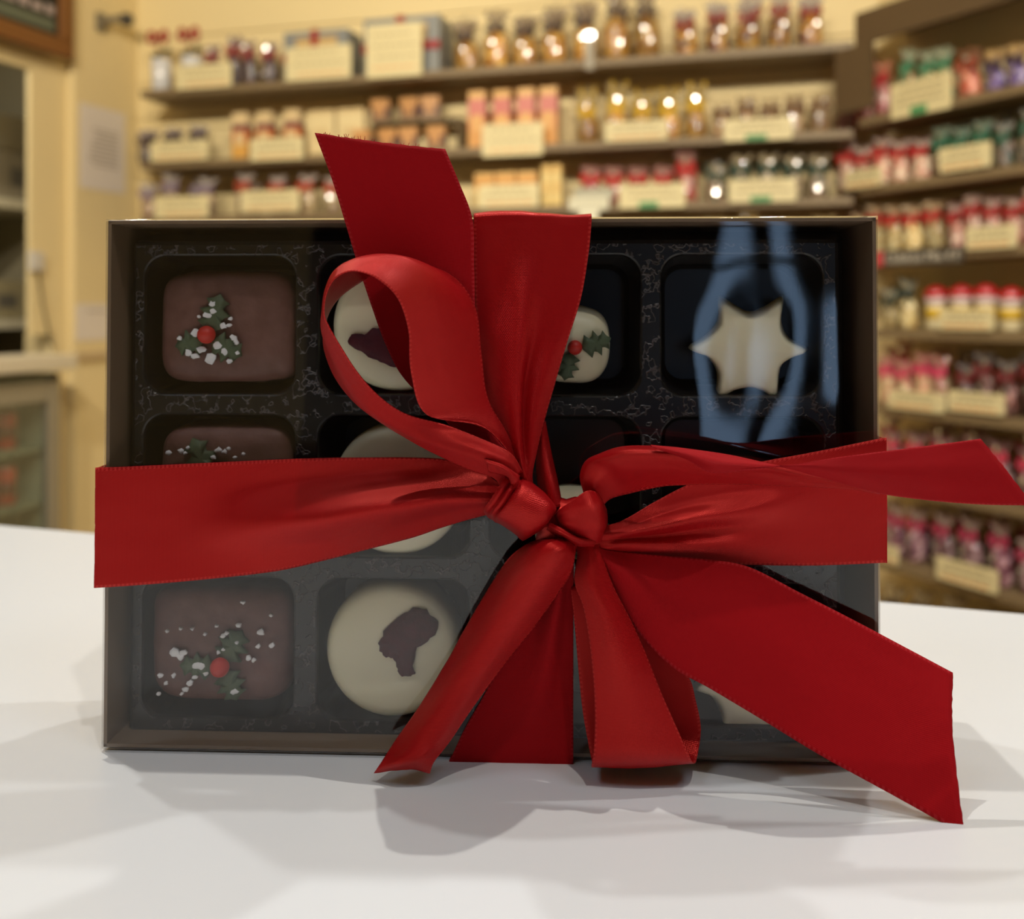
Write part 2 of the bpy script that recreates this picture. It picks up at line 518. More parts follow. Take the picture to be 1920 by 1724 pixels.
# knot: two lobes and the lip under the right one
def lobe(name, rows, prof, m):
    R = []
    for (p0, p1, w) in rows:
        r = []
        for t, dw, sag in prof:
            r.append((p0[0] + (p1[0] - p0[0]) * t, p0[1] + (p1[1] - p0[1]) * t - sag, w + dw))
        R.append(r)
    return strip(name, R, m, rib, nu=44, per=8)
lobe('knot', [
 ((960,880),(1034,938),6),
 ((951,891),(1043,953),12.5),
 ((937,911),(1034,971),15),
 ((921,936),(1018,991),15),
 ((908,956),(992,1008),12.5),
 ((913,969),(980,1014),5)],
 [(0,0,0),(.06,1.0,0),(.12,.1,0),(.18,1.5,1),(.25,.4,0),(.31,2.6,2),(.5,3.2,3),(.8,3.0,3),(.94,1.8,1),(1,-.8,0)], SATIN)
strip('knot', [
 [(1036,972,8),(1038,975,8),(1040,979,8),(1040,985,8)],
 [(1050,955,14),(1054,966,15.8),(1056,980,15.8),(1055,1000,12)],
 [(1075,938,16),(1080,958,18),(1081,985,17.6),(1080,1013,13)],
 [(1101,921,16),(1110,948,18.6),(1113,985,18),(1106,1020,13)],
 [(1121,926,13.5),(1130,952,15.5),(1130,985,15.5),(1122,1020,11)],
 [(1129,938,5),(1137,958,6),(1138,985,6),(1129,1014,4)]], SATIN, rib, nu=24)
strip('knot_lip', [
 [(1031,980,13),(1027,988,14),(1024,995,9)],
 [(1055,992,16),(1052,1000,17.5),(1046,1006,11)],
 [(1085,1008,16),(1084,1016,17),(1082,1024,10)],
 [(1118,1010,13),(1116,1019,13),(1112,1028,8)]], SATIN, rib, nu=12)
# gathered ply under the knot
kc = at(1062, 985, 0.006)
cv, cf = [], []
for i in range(13):
    th = PI * i / 12
    for k in range(24):
        ph = 2 * PI * k / 24
        s = 1 + 0.10 * math.sin(ph * 7)
        p = kc + U_ * (0.0085 * s * math.sin(th) * math.cos(ph)) + V_ * (0.0072 * s * math.sin(th) * math.sin(ph)) + W_ * (0.0055 * math.cos(th))
        cv.append(p)
for i in range(12):
    for k in range(24):
        k2 = (k + 1) % 24
        cf.append((i * 24 + k, i * 24 + k2, (i + 1) * 24 + k2, (i + 1) * 24 + k))
mk('knot_core', cv, cf, SATIN, rib, True, [(0.5, 0.5)] * len(cv))

# ------------------------------------------------------------------ the box
card_m = mat('bronze_card', srgb(126, 104, 82), 0.4, spec=0.6, bump=(900, 0.1, 0.0002))
tray_m = bpy.data.materials.new('tray_plastic'); tray_m.use_nodes = True
nt = tray_m.node_tree; b = nt.nodes['Principled BSDF']
tc = N(nt, 'ShaderNodeTexCoord'); vn = N(nt, 'ShaderNodeTexNoise'); vn.inputs['Scale'].default_value = 330; vn.inputs['Detail'].default_value = 2
nt.links.new(tc.outputs['Object'], vn.inputs['Vector'])
rp = N(nt, 'ShaderNodeValToRGB'); e = rp.color_ramp.elements
e[0].position = 0.53; e[0].color = (0, 0, 0, 1); e[1].position = 0.57; e[1].color = (1, 1, 1, 1)
e2 = rp.color_ramp.elements.new(0.61); e2.color = (0, 0, 0, 1)
nt.links.new(vn.outputs['Fac'], rp.inputs['Fac'])
at_n = N(nt, 'ShaderNodeAttribute'); at_n.attribute_name = 'web'
fac = math_n(nt, 'MULTIPLY', rp.outputs['Color'], at_n.outputs['Fac'])
mx = N(nt, 'ShaderNodeMix', data_type='RGBA'); mx.inputs['A'].default_value = (0.009, 0.008, 0.0075, 1); mx.inputs['B'].default_value = (0.10, 0.085, 0.085, 1)
nt.links.new(fac, mx.inputs['Factor']); nt.links.new(mx.outputs['Result'], b.inputs['Base Color'])
b.inputs['Roughness'].default_value = 0.3
bp = N(nt, 'ShaderNodeBump'); bp.inputs['Strength'].default_value = 0.6; bp.inputs['Distance'].default_value = 0.0003
nt.links.new(fac, bp.inputs['Height']); nt.links.new(bp.outputs[0], b.inputs['Normal'])

gift = empty('chocolate_box', B(BW / 2, 0, -BD / 2), 'clear-fronted brown gift box of chocolates standing upright on the white counter', 'chocolate box')
th = 0.0009
fr = lambda u, v, w: B(u, v, w)
base_v, base_f = join(
    boxmesh(0, BW, 0, BH, -BD, -BD + th, fr),
    boxmesh(0, th, 0, BH, -BD, -0.0012, fr), boxmesh(BW - th, BW, 0, BH, -BD, -0.0012, fr),
    boxmesh(0, BW, 0, th, -BD, -0.0012, fr), boxmesh(0, BW, BH - th, BH, -BD, -0.0012, fr))
mk('card_base', base_v, base_f, card_m, gift, False)

# clear lid: rippled front sheet with folded edges
NU, NV = 90, 64
lid_v, lid_f = [], []
def ripple(u, v):
    x, y = u / BW, v / BH
    e = min(1, 6 * x, 6 * (1 - x)) * min(1, 6 * y, 6 * (1 - y))
    e = max(e, 0)
    h = 0.00036 * noise.noise(Vector((u * 30, v * 17, 1.7))) + 0.00010 * noise.noise(Vector((u * 75, v * 40, 8.2)))
    # wrinkles fanning from the upper left edge
    h += 0.00006 * math.exp(-((x - 0.03) / 0.05) ** 2) * math.sin(60 * y + 30 * x)
    # vertical bow near the upper right corner
    h += 0.0005 * math.exp(-((x - 0.965) / 0.02) ** 2) * max(0, min(1, (y - 0.62) / 0.06))
    return e * h - 0.00015
prof = [(0.0, -BD + 0.002), (0.0, -0.02), (0.0, -0.0010), (0.00012, -0.0005), (0.0004, -0.00018), (0.0010, -0.0001)]
xs = [None] * 6 + list(np.linspace(0.0016, BW - 0.0016 + 0.0008, NU)) 
def ax(n, L):
    c = [(-0.0004 + a, w) for a, w in prof]
    body = [(t, None) for t in np.linspace(0.0020, L - 0.0020, n)]
    c2 = [(L + 0.0004 - a, w) for a, w in reversed(prof)]
    return c + body + c2
AU, AV = ax(NU, BW), ax(NV, BH)
idx = {}
for i, (u, wu) in enumerate(AU):
    for j, (v, wv) in enumerate(AV):
        if wu is not None and wv is not None:
            w = min(wu, wv)
            if wu < -0.0012 and wv < -0.0012: pass
        elif wu is not None: w = wu
        elif wv is not None: w = wv
        else: w = ripple(u, v)
        idx[i, j] = len(lid_v); lid_v.append(B(u, max(v, -0.0001), w))
for i in range(len(AU) - 1):
    for j in range(len(AV) - 1):
        lid_f.append((idx[i, j], idx[i + 1, j], idx[i + 1, j + 1], idx[i, j + 1]))
LID = film_mat('clear_plastic', (0.94, 0.94, 0.94, 1), 1.3, 0.012)
lid = mk('clear_lid', lid_v, lid_f, LID, gift, True)
lid['label'] = 'clear plastic lid'

# black tray with twelve cavities
WEB = -0.010
def uv_at(px, py, w=WEB):
    a, b_, c = uvw(at(px, py, w)); return a, b_
cols = [[265,556],[592,885],[915,1205],[1237,1548]]
rows_ = [[475,745],[777,1050],[1085,1360]]
cu = [[uv_at(x, 900)[0] for x in c] for c in cols]
rv = [[uv_at(900, y)[1] for y in r] for r in rows_]
ub = [uv_at(252, 900)[0]] + [(cu[i][1] + cu[i + 1][0]) / 2 for i in range(3)] + [uv_at(1568, 900)[0]]
vb = [uv_at(900, 458)[1]] + [(rv[i][1] + rv[i + 1][0]) / 2 for i in range(2)] + [uv_at(900, 1378)[1]]
tv, tf, tw = [], [], []
def rrect(x0, x1, y0, y1, r, n=10):
    P = []
    for cx, cy, a0 in ((x1 - r, y1 - r, 0), (x0 + r, y1 - r, 90), (x0 + r, y0 + r, 180), (x1 - r, y0 + r, 270)):
        for k in range(n + 1):
            a = math.radians(a0 + 90 * k / n); P.append((cx + r * math.cos(a), cy + r * math.sin(a)))
    return P
for i in range(4):
    for j in range(3):
        x0, x1 = cu[i]; y1, y0 = rv[j]
        X0, X1 = ub[i], ub[i + 1]; Y1, Y0 = vb[j], vb[j + 1]
        cxm, cym = (x0 + x1) / 2, (y0 + y1) / 2
        rings = []
        rim = rrect(x0, x1, y0, y1, 0.0062)
        outer = []
        for (x, y) in rim:
            dx, dy = x - cxm, y - cym
            t = min(((X1 - cxm) / dx if dx > 1e-9 else (X0 - cxm) / dx if dx < -1e-9 else 9e9),
                    ((Y1 - cym) / dy if dy > 1e-9 else (Y0 - cym) / dy if dy < -1e-9 else 9e9))
            outer.append((cxm + dx * t, cym + dy * t))
        # put one outer point exactly on each cell corner
        for (qx, qy) in ((X0, Y0), (X0, Y1), (X1, Y0), (X1, Y1)):
            k = min(range(len(outer)), key=lambda k: (outer[k][0] - qx) ** 2 + (outer[k][1] - qy) ** 2); outer[k] = (qx, qy)
        rings.append((outer, WEB, 1.0)); rings.append((rim, WEB, 1.0))
        rings.append((rrect(x0 + .0004, x1 - .0004, y0 + .0004, y1 - .0004, 0.006), WEB - 0.0002, 0.0))
        rings.append((rrect(x0 + .0007, x1 - .0007, y0 + .0007, y1 - .0007, 0.006), WEB - 0.0010, 0.0))
        rings.append((rrect(x0 + .0022, x1 - .0022, y0 + .0022, y1 - .0022, 0.006), WEB - 0.0190, 0.0))
        rings.append((rrect(x0 + .0036, x1 - .0036, y0 + .0036, y1 - .0036, 0.005), WEB - 0.0215, 0.0))
        base = len(tv); n = len(rim)
        for P, w, web in rings:
            for (x, y) in P: tv.append(B(x, y, w)); tw.append(web)
        for r in range(len(rings) - 1):
            for k in range(n):
                k2 = (k + 1) % n
                tf.append((base + r * n + k, base + r * n + k2, base + (r + 1) * n + k2, base + (r + 1) * n + k))
        tf.append(tuple(base + (len(rings) - 1) * n + k for k in range(n)))
# skirt round the web down to the card
Q = [rrect(ub[0], ub[-1], vb[-1], vb[0], 0.0001, 1), rrect(ub[0] - .001, ub[-1] + .001, vb[-1] - .001, vb[0] + .001, 0.001, 1),
     rrect(0.0016, BW - 0.0016, 0.0016, BH - 0.0016, 0.002, 1)]
base = len(tv)
for P, w in zip(Q, (WEB, WEB - 0.0006, -0.026)):
    for (x, y) in P: tv.append(B(x, y, w)); tw.append(0.0)
n = len(Q[0])
for r in range(2):
    for k in range(n):
        k2 = (k + 1) % n
        tf.append((base + r * n + k, base + r * n + k2, base + (r + 1) * n + k2, base + (r + 1) * n + k))
tray = mk('tray', tv, tf, tray_m, gift, False)
a = tray.data.attributes.new('web', 'FLOAT', 'POINT'); a.data.foreach_set('value', tw)
tray['label'] = 'black plastic tray with twelve hollows'

# ------------------------------------------------------------------ chocolates
milk = mat('milk_chocolate', srgb(104, 66, 58), 0.55, bump=(260, 0.6, 0.0006), var=(220, srgb(120, 82, 74), 0.2))
white = mat('white_chocolate', srgb(252, 242, 206), 0.42, sss=0.15, bump=(120, 0.15, 0.0004))
green = mat('holly_icing', srgb(80, 95, 68), 0.6, bump=(400, 0.5, 0.0003))
berry_m = mat('berry_icing', srgb(205, 44, 34), 0.5, bump=(700, 0.4, 0.0002))
flake = mat('icing_sugar', srgb(238, 236, 236), 0.7)
petal_m = mat('rose_petal', srgb(96, 26, 40), 0.65, bump=(500, 0.8, 0.0004), var=(300, srgb(66, 18, 30), 0.25))

def superell(px0, px1, py0, py1, wf, depth, ex, nz=0.0, nsc=90, nu=48, nv=32, taper=0.0):
    """rounded block whose front silhouette fills the pixel box"""
    u0, v1 = uv_at(px0, (py0 + py1) / 2, wf)[0], uv_at((px0 + px1) / 2, py0, wf)[1]
    u1, v0 = uv_at(px1, (py0 + py1) / 2, wf)[0], uv_at((px0 + px1) / 2, py1, wf)[1]
    cu_, cv_, cw = (u0 + u1) / 2, (v0 + v1) / 2, wf - depth / 2
    a_, b_, c_ = (u1 - u0) / 2, (v1 - v0) / 2, depth / 2
    sg = lambda x, p: math.copysign(abs(x) ** p, x)
    V, Fc = [], []
    p = 2 / ex
    for i in range(nv + 1):
        th = -PI / 2 + PI * i / nv
        for k in range(nu):
            ph = 2 * PI * k / nu
            x = a_ * sg(math.cos(th), p) * sg(math.cos(ph), p)
            y = b_ * sg(math.cos(th), p) * sg(math.sin(ph), p)
            z = c_ * sg(math.sin(th), p)
            x *= 1 - taper * y / b_
            d = nz * noise.noise(Vector((x, y, z)) * nsc + Vector((px0, py0, 0)))
            L = math.sqrt(x * x + y * y + z * z) + 1e-9
            V.append(B(cu_ + x * (1 + d / L), cv_ + y * (1 + d / L), cw + z * (1 + d / L)))
    for i in range(nv):
        for k in range(nu):
            k2 = (k + 1) % nu
            Fc.append((i * nu + k, i * nu + k2, (i + 1) * nu + k2, (i + 1) * nu + k))
    return V, Fc

def plate(pts, w, t, bulge=0.0):
    """thin slab with a pixel outline, t thick, front at w; slight crown"""
    P = [at(x, y, w) for x, y in pts]
    c = sum(P, Vector()) / len(P); n = len(P)
    V = [c + W_ * (bulge)] + [c + (p - c) * 0.55 + W_ * bulge * 0.7 for p in P] + P + [p - W_ * t for p in P]
    Fc = []
    for k in range(n):
        k2 = (k + 1) % n
        Fc.append((0, 1 + k, 1 + k2))
        Fc.append((1 + k, 1 + n + k, 1 + n + k2, 1 + k2))
        Fc.append((1 + n + k, 1 + 2 * n + k, 1 + 2 * n + k2, 1 + n + k2))
    return V, Fc

def leaf_outline(bx, by, tx, ty, wd):
    """spiky holly leaf from base pixel to tip pixel"""
    dx, dy = tx - bx, ty - by
    nx, ny = -dy, dx
    L = math.hypot(dx, dy); nx, ny = nx / L * wd / 2, ny / L * wd / 2
    side = [(0.0, .10), (.10, .55), (.20, 1.05), (.30, .55), (.42, .70), (.52, 1.15), (.62, .50), (.74, .55), (.82, .85), (.88, .35), (1.0, 0.0)]
    P = [(bx + dx * t + nx * s, by + dy * t + ny * s) for t, s in side]
    P += [(bx + dx * t - nx * s, by + dy * t - ny * s) for t, s in reversed(side[:-1])]
    return P

def berry(name, px, py, r, w, parent):
    c = at(px, py, w); R = r / F * (c.y)
    V, Fc = [], []
    for i in range(13):
        th_ = PI * i / 12
        for k in range(20):
            ph = 2 * PI * k / 20
            V.append(c + R * (math.sin(th_) * math.cos(ph) * U_ + math.sin(th_) * math.sin(ph) * V_ + math.cos(th_) * W_))
    for i in range(12):
        for k in range(20):
            k2 = (k + 1) % 20
            Fc.append((i * 20 + k, i * 20 + k2, (i + 1) * 20 + k2, (i + 1) * 20 + k))
    return mk(name, V, Fc, berry_m, parent)

def flecks(spots, w, parent, rnd):
    parts = []
    for (x, y, r) in spots:
        n = 9
        P = [(x + r * rnd.uniform(.55, 1.15) * math.cos(2 * PI * k / n), y + r * rnd.uniform(.45, 1.0) * math.sin(2 * PI * k / n)) for k in range(n)]
        parts.append(plate(P, w, 0.0006, 0.0003))
    v, f = join(*parts)
    return mk('icing_sugar', v, f, flake, parent, False)

rnd = random.Random(11)
def log_choc(box, berry_px, leaves, spots, label, wf=-0.0095, taper=0.03):
    ctr = at((box[0] + box[1]) / 2, box[3], -0.02)
    r = empty('chocolate_log', ctr, label, 'chocolate', 'chocolates in the box')
    v, f = superell(*box, wf, 0.021, 5.0, 0.0007, 130, taper=taper)
    mk('log_body', v, f, milk, r)
    for l in leaves:
        v, f = plate(leaf_outline(*l), wf + 0.0012, 0.0012, 0.0004)
        mk('holly_leaf', v, f, green, r)
    berry('holly_berry', *berry_px, wf + 0.0018, r)
    if spots: flecks(spots, wf + 0.0016, r, rnd)
    return r

log_choc((292, 556, 506, 720), (387, 628, 17),
    [(392,622,412,552,52), (378,640,328,650,46), (398,640,452,668,50)],
    [(397,570,7),(399,585,8),(388,592,8),(428,610,6),(432,598,5),(418,612,8),(366,624,9),(378,655,10),(352,662,8),(395,673,12),(408,648,9),(420,660,8),(438,634,8),(443,642,6),(366,668,9),(430,678,6),(336,635,5),(445,662,5),(372,594,4)],
    'milk chocolate log with a holly sprig in the top left corner of the box')
log_choc((290, 552, 797, 1012), (388, 905, 17),
    [(392,900,360,822,56), (378,915,328,925,46), (398,915,452,940,50)],
    [(315,850,6),(338,846,6),(346,850,5),(352,840,4),(408,845,7),(420,848,6),(400,858,6),(428,842,4),(455,852,4),(440,858,4)],
    'milk chocolate log half hidden behind the red ribbon on the left')
log_choc((274, 546, 1102, 1324), (412, 1252, 18),
    [(420,1240,452,1184,54), (398,1254,336,1248,46), (420,1262,444,1314,52)],
    [(328,1224,11),(343,1224,8),(338,1233,7),(368,1250,10),(376,1251,8),(447,1174,7),(489,1187,8),(484,1213,6),(510,1211,6),(418,1193,6),(424,1188,5),(444,1206,4),(418,1219,4),(409,1224,5),(356,1282,7),(347,1294,7),(340,1302,4),(364,1271,6),(325,1268,5),(300,1268,6),(310,1282,5),(440,1298,8),(465,1235,6),(475,1239,5),(385,1264,5),(296,1302,5),(508,1155,4),(455,1130,5),(313,1185,4),(338,1180,4),(360,1180,4),(406,1175,4),(384,1190,4)],
    'milk chocolate log with holly and sugar flecks in the bottom left corner', taper=-0.02)

def disc_choc(cx, cy, r, label, petal=None, wf=-0.0105):
    ctr = at(cx, cy + r, -0.02)
    o = empty('white_chocolate_disc', ctr, label, 'chocolate', 'chocolates in the box')
    c = at(cx, cy, wf); R = r / F * c.y
    prof = [(0.0, 0.0), (0.55, -0.00005), (0.80, -0.0003), (0.875, -0.0007), (0.92, -0.0013), (0.965, -0.0024), (0.99, -0.004), (1.0, -0.006), (0.99, -0.013), (0.96, -0.018), (0, -0.018)]
    V, Fc = [], []; n = 64
    for (q, z) in prof:
        for k in range(n):
            a_ = 2 * PI * k / n
            V.append(c + U_ * (R * q * math.cos(a_)) + V_ * (R * q * math.sin(a_)) + W_ * z)
    for i in range(len(prof) - 1):
        for k in range(n):
            k2 = (k + 1) % n
            Fc.append((i * n + k, i * n + k2, (i + 1) * n + k2, (i + 1) * n + k))
    mk('disc_body', V, Fc, white, o)
    if petal:
        P = []
        for k in range(len(petal)):
            x0, y0 = petal[k]; x1, y1 = petal[(k + 1) % len(petal)]
            for t in (0, .33, .66):
                P.append((x0 + (x1 - x0) * t + rnd.uniform(-2.2, 2.2), y0 + (y1 - y0) * t + rnd.uniform(-2.2, 2.2)))
        v, f = plate(P, wf + 0.0007, 0.0008, 0.0002)
        mk('rose_petal', v, f, petal_m, o)
    return o
disc_choc(744, 610, 127, 'white chocolate disc with a dark petal seen through the ribbon loop',
    [(652,640),(660,626),(684,628),(700,614),(722,616),(748,640),(775,665),(790,690),(748,691),(722,683),(700,672),(676,660),(662,652)])
disc_choc(742, 921, 126, 'white chocolate disc mostly covered by the left ribbon band')
disc_choc(732, 1225, 128, 'white chocolate disc with a purple petal on the bottom row',
    [(710,1208),(720,1185),(745,1158),(775,1142),(800,1146),(822,1168),(820,1184),(802,1205),(780,1215),(778,1240),(774,1255),(777,1266),(766,1271),(748,1266),(742,1250),(738,1233),(724,1235),(712,1222)])

def pudding(cx, cy, label, wf=-0.008):
    o = empty('white_chocolate_pudding', at(cx, cy + 73, -0.02), label, 'chocolate', 'chocolates in the box')
    v, f = superell(cx - 74, cx + 68, cy - 76, cy + 73, wf, 0.021, 2.7, 0.0006, 120)
    mk('pudding_body', v, f, white, o)
    for l in ((cx + 14, cy + 6, cx + 68, cy - 14, 44), (cx - 8, cy + 14, cx - 20, cy + 66, 40)):
        v, f = plate(leaf_outline(*l), wf + 0.0014, 0.0030, 0.0003); mk('holly_leaf', v, f, green, o)
    berry('holly_berry', cx, cy + 4, 14, wf + 0.0010, o)
    return o
pudding(1078, 648, 'round white chocolate topped with holly beside the upright ribbon band')
pudding(1074, 1000, 'round white chocolate with holly almost hidden behind the knot')

star_px = [(1290,652),(1322,628),(1345,600),(1348,557),(1378,572),(1405,584),(1436,573),(1467,556),(1465,604),(1480,634),(1515,655),(1486,668),(1463,690),(1456,748),(1432,735),(1405,727),(1372,733),(1342,747),(1344,700),(1325,668)]
def star(dx, dy, label, wf=-0.012):
    o = empty('white_chocolate_star', at(1405 + dx, 748 + dy, -0.02), label, 'chocolate', 'chocolates in the box')
    P = [np.array(p, float) + (dx, dy) for p in star_px]
    # smooth closed outline
    n = len(P); S = []
    for k in range(n):
        a_, b_, c_, d_ = P[k - 1], P[k], P[(k + 1) % n], P[(k + 2) % n]
        for t in (0, .25, .5, .75):
            S.append(0.5 * (2 * b_ + (c_ - a_) * t + (2 * a_ - 5 * b_ + 4 * c_ - d_) * t * t + (3 * b_ - a_ - 3 * c_ + d_) * t ** 3))
    c = np.array((1405 + dx, 655 + dy))
    def ring(s, off, w): return [at(*(c + (p - c) * s + off), w) for p in S]
    R = [ring(0.0, (3, 5), wf), ring(0.80, (3, 5), wf), ring(0.885, (3, 6), wf - 0.0002), ring(0.925, (2, 5), wf - 0.0012), ring(0.97, (1, 2), wf - 0.005), ring(1.0, (0, 0), wf - 0.010), ring(0.99, (0, 0), wf - 0.013)]
    V = [p for r in R for p in r]; m_ = len(S)
    Fc = [(i * m_ + k, i * m_ + (k + 1) % m_, (i + 1) * m_ + (k + 1) % m_, (i + 1) * m_ + k) for i in range(len(R) - 1) for k in range(m_)]
    mk('star_body', V, Fc, white, o)
    return o
star(0, 0, 'white chocolate star in full view at the top right of the box')
star(-5, 311, 'white chocolate star hidden behind the right ribbon band')
star(5, 636, 'white chocolate star half hidden by the broad lower right tail')

# ------------------------------------------------------------------ counter, room
def line_hit(px, p0, d):
    """x,y where the sight line of pixel column px meets the vertical plane through p0 along d"""
    k = (px - CX) / F
    # p0 + s d = t (k,1)
    s = (k * p0[1] - p0[0]) / (d[0] - k * d[1])
    return p0[0] + s * d[0], p0[1] + s * d[1]
def zrow(py, y): return ZC + (HY - py) / F * y

counter_m = mat('white_laminate', srgb(233, 236, 238), 0.35, spec=0.4)
ed = Vector((0.469, -0.158, 0)).normalized(); en = Vector((ed.y, -ed.x, 0))     # en: towards the viewer
far = Vector((-0.274, 0.543, 0))
def cf_(s, t, z): return far + ed * s + en * t + Vector((0, 0, z))
cw = 0.545
ct = empty('shop_counter', cf_(0.2, cw / 2, 0), 'white laminate shop counter under the chocolate box', 'counter')
v, f = boxmesh(-1.3, 1.5, 0, cw, TABLE - 0.04, TABLE, cf_)
bevel(mk('worktop', v, f, counter_m, ct, False), 0.0015)
v, f = boxmesh(-1.27, 1.47, 0.03, cw - 0.05, 0.0, TABLE - 0.04, cf_)
mk('counter_body', v, f, mat('counter_front', srgb(190, 180, 165), 0.6), ct, False)

cream = mat('cream_wall', srgb(228, 208, 158), 0.75, bump=(60, 0.05, 0.002))
slat = mat('cream_slatboard', srgb(232, 212, 160), 0.6)
brown = mat('brown_shelf', srgb(128, 108, 78), 0.5)
darkbrown = mat('dark_brown_board', srgb(96, 76, 50), 0.6)
def struct(name, v, f, m, loc=(0, 0, 0)):
    o = mk(name, v, f, m, None, False, loc=loc); o['kind'] = 'structure'; return o

bd = Vector((-3.45, 1, 0)).normalized()            # back wall runs left and away
BP = Vector((0, 2.80, 0))                          # shelf-front plane passes here
bnrm = Vector((-bd.y, bd.x, 0))
if bnrm.y < 0: bnrm = -bnrm                        # away from viewer
rd = Vector((0.514, -1, 0)).normalized()           # right wall comes forward
RP = Vector((*line_hit(1598, BP, bd), 0))
rn = Vector((-rd.y, rd.x, 0))
if rn.x < 0: rn = -rn
ld = Vector((-0.337, -1, 0)).normalized()
WDEP = 0.165
_c = line_hit(258, BP + bnrm * WDEP, bd)
LP = Vector((_c[0], _c[1], 0))
ln = Vector((-ld.y, ld.x, 0))
if ln.x < 0: ln = -ln                              # into the room
CEIL = 2.75
def plane_fr(P, d, n): return lambda s, t, z: P + d * s + n * t + Vector((0, 0, z))
bfr, rfr, lfr = plane_fr(BP, bd, bnrm), plane_fr(RP, rd, rn), plane_fr(LP, ld, ln)
def sx(wall, px, off=0.0):
    P, d, n = {'b': (BP, bd, bnrm), 'r': (RP, rd, rn), 'l': (LP, ld, ln)}[wall]
    q = P + n * off
    x, y = line_hit(px, q, d)
    return (Vector((x, y, 0)) - q).dot(d), y
FR = {'b': bfr, 'r': rfr, 'l': lfr}

struct('floor', *boxmesh(-4, 4, -2.6, 4.6, -0.05, 0.0), mat('floor_boards', srgb(120, 95, 70), 0.5))
struct('ceiling', *boxmesh(-4, 4, -2.6, 4.6, CEIL, CEIL + 0.05), mat('ceiling_paint', srgb(240, 235, 222), 0.8))
# back wall meets right wall: find where their planes cross
bs0 = sx('b', 258, WDEP)[0] + 0.3
# crossing of back plane (offset WDEP) with right plane (offset WDEP)
Pb, Pr = BP + bnrm * WDEP, RP + rn * WDEP
den = bd.x * rd.y - bd.y * rd.x
tt = ((Pr - Pb).x * rd.y - (Pr - Pb).y * rd.x) / den
X = Pb + bd * tt
bs1 = (X - Pb).dot(bd); rs0 = (X - Pr).dot(rd)
# slatboard grooves: thin horizontal strips give real shadow lines
def slatwall(frm, s0, s1, t0):
    parts = []
    z = 0.0
    while z < CEIL - 0.001:
        z1 = min(z + 0.146, CEIL)
        parts.append(boxmesh(min(s0, s1), max(s0, s1), t0, t0 + 0.02, z, z1, frm))
        z += 0.150
    parts.append(boxmesh(min(s0, s1), max(s0, s1), t0 + 0.012, t0 + 0.06, 0, CEIL, frm))
    return join(*parts)
struct('wall_back', *slatwall(bfr, bs1 - 0.05, bs0, WDEP), slat)
struct('wall_right', *slatwall(rfr, rs0 - 0.05, 5.2, WDEP), slat)

# left wall with the serving hatch
aA = sx('l', 140)[0]; aB = sx('l', 57, -0.03)[0]
sA = [('l', 0)]
v, f = join(boxmesh(-0.35, aA, -0.14, 0.0, 0, CEIL, lfr),
            boxmesh(aA, aB, -0.045, -0.03, 0.99, CEIL, lfr), boxmesh(aA, aA + 0.05, -0.14, -0.03, 0, 0.99, lfr),
            boxmesh(aB, 1.7, -0.045, -0.03, 1.76, CEIL, lfr), boxmesh(1.7, 6.2, -0.14, -0.03, 0, CEIL, lfr))
struct('wall_left', v, f, cream)
grey = mat('hatch_wall', srgb(150, 142, 118), 0.7)
v, f = join(boxmesh(-0.2, 1.9, -0.80, -0.74, 0, 2.2, lfr), boxmesh(-0.20, -0.14, -0.74, -0.14, 0, 2.2, lfr), boxmesh(1.84, 1.9, -0.74, -0.14, 0, 2.2, lfr), boxmesh(-0.2, 1.9, -0.8, -0.14, 2.2, 2.25, lfr))
struct('wall_hatch', v, f, grey)
# dado moulding
struct('trim_left', *boxmesh(-0.2, aA, 0.0, 0.012, zrow(668, 3.1) - 0.012, zrow(660, 3.1), lfr), mat('dado', srgb(196, 172, 132), 0.6))

# front of the shop, behind the camera: dark panelling with a glazed door and window
wf_m = mat('shopfront_paint', srgb(58, 44, 38), 0.6)
WX = [0.33, 0.58]; WZ = [0.72, 1.60]
v, f = join(boxmesh(-0.85, WX[0], -2.56, -2.46, 0, CEIL), boxmesh(WX[1], 4, -2.56, -2.46, 0, CEIL),
            boxmesh(WX[0], WX[1], -2.56, -2.46, 0, WZ[0]), boxmesh(WX[0], WX[1], -2.56, -2.46, WZ[1], CEIL))
struct('wall_front', v, f, wf_m)
v, f = join(boxmesh(0.435, 0.485, -2.55, -2.46, WZ[0], WZ[1]), boxmesh(WX[0], WX[1], -2.545, -2.47, 1.27, 1.285),
            boxmesh(WX[0], WX[0] + 0.03, -2.55, -2.46, WZ[0], WZ[1]), boxmesh(WX[1] - 0.03, WX[1], -2.55, -2.46, WZ[0], WZ[1]))
struct('window_1', v, f, mat('window_paint', srgb(40, 38, 44), 0.4))
struct('wall_entrance', *boxmesh(-4, -0.85, -2.56, -2.46, 0, CEIL), cream)
struct('wall_side', *join(boxmesh(3.9, 4.0, -2.56, 4.6, 0, CEIL), boxmesh(-4.0, -3.9, -2.56, 4.6, 0, CEIL)), cream)

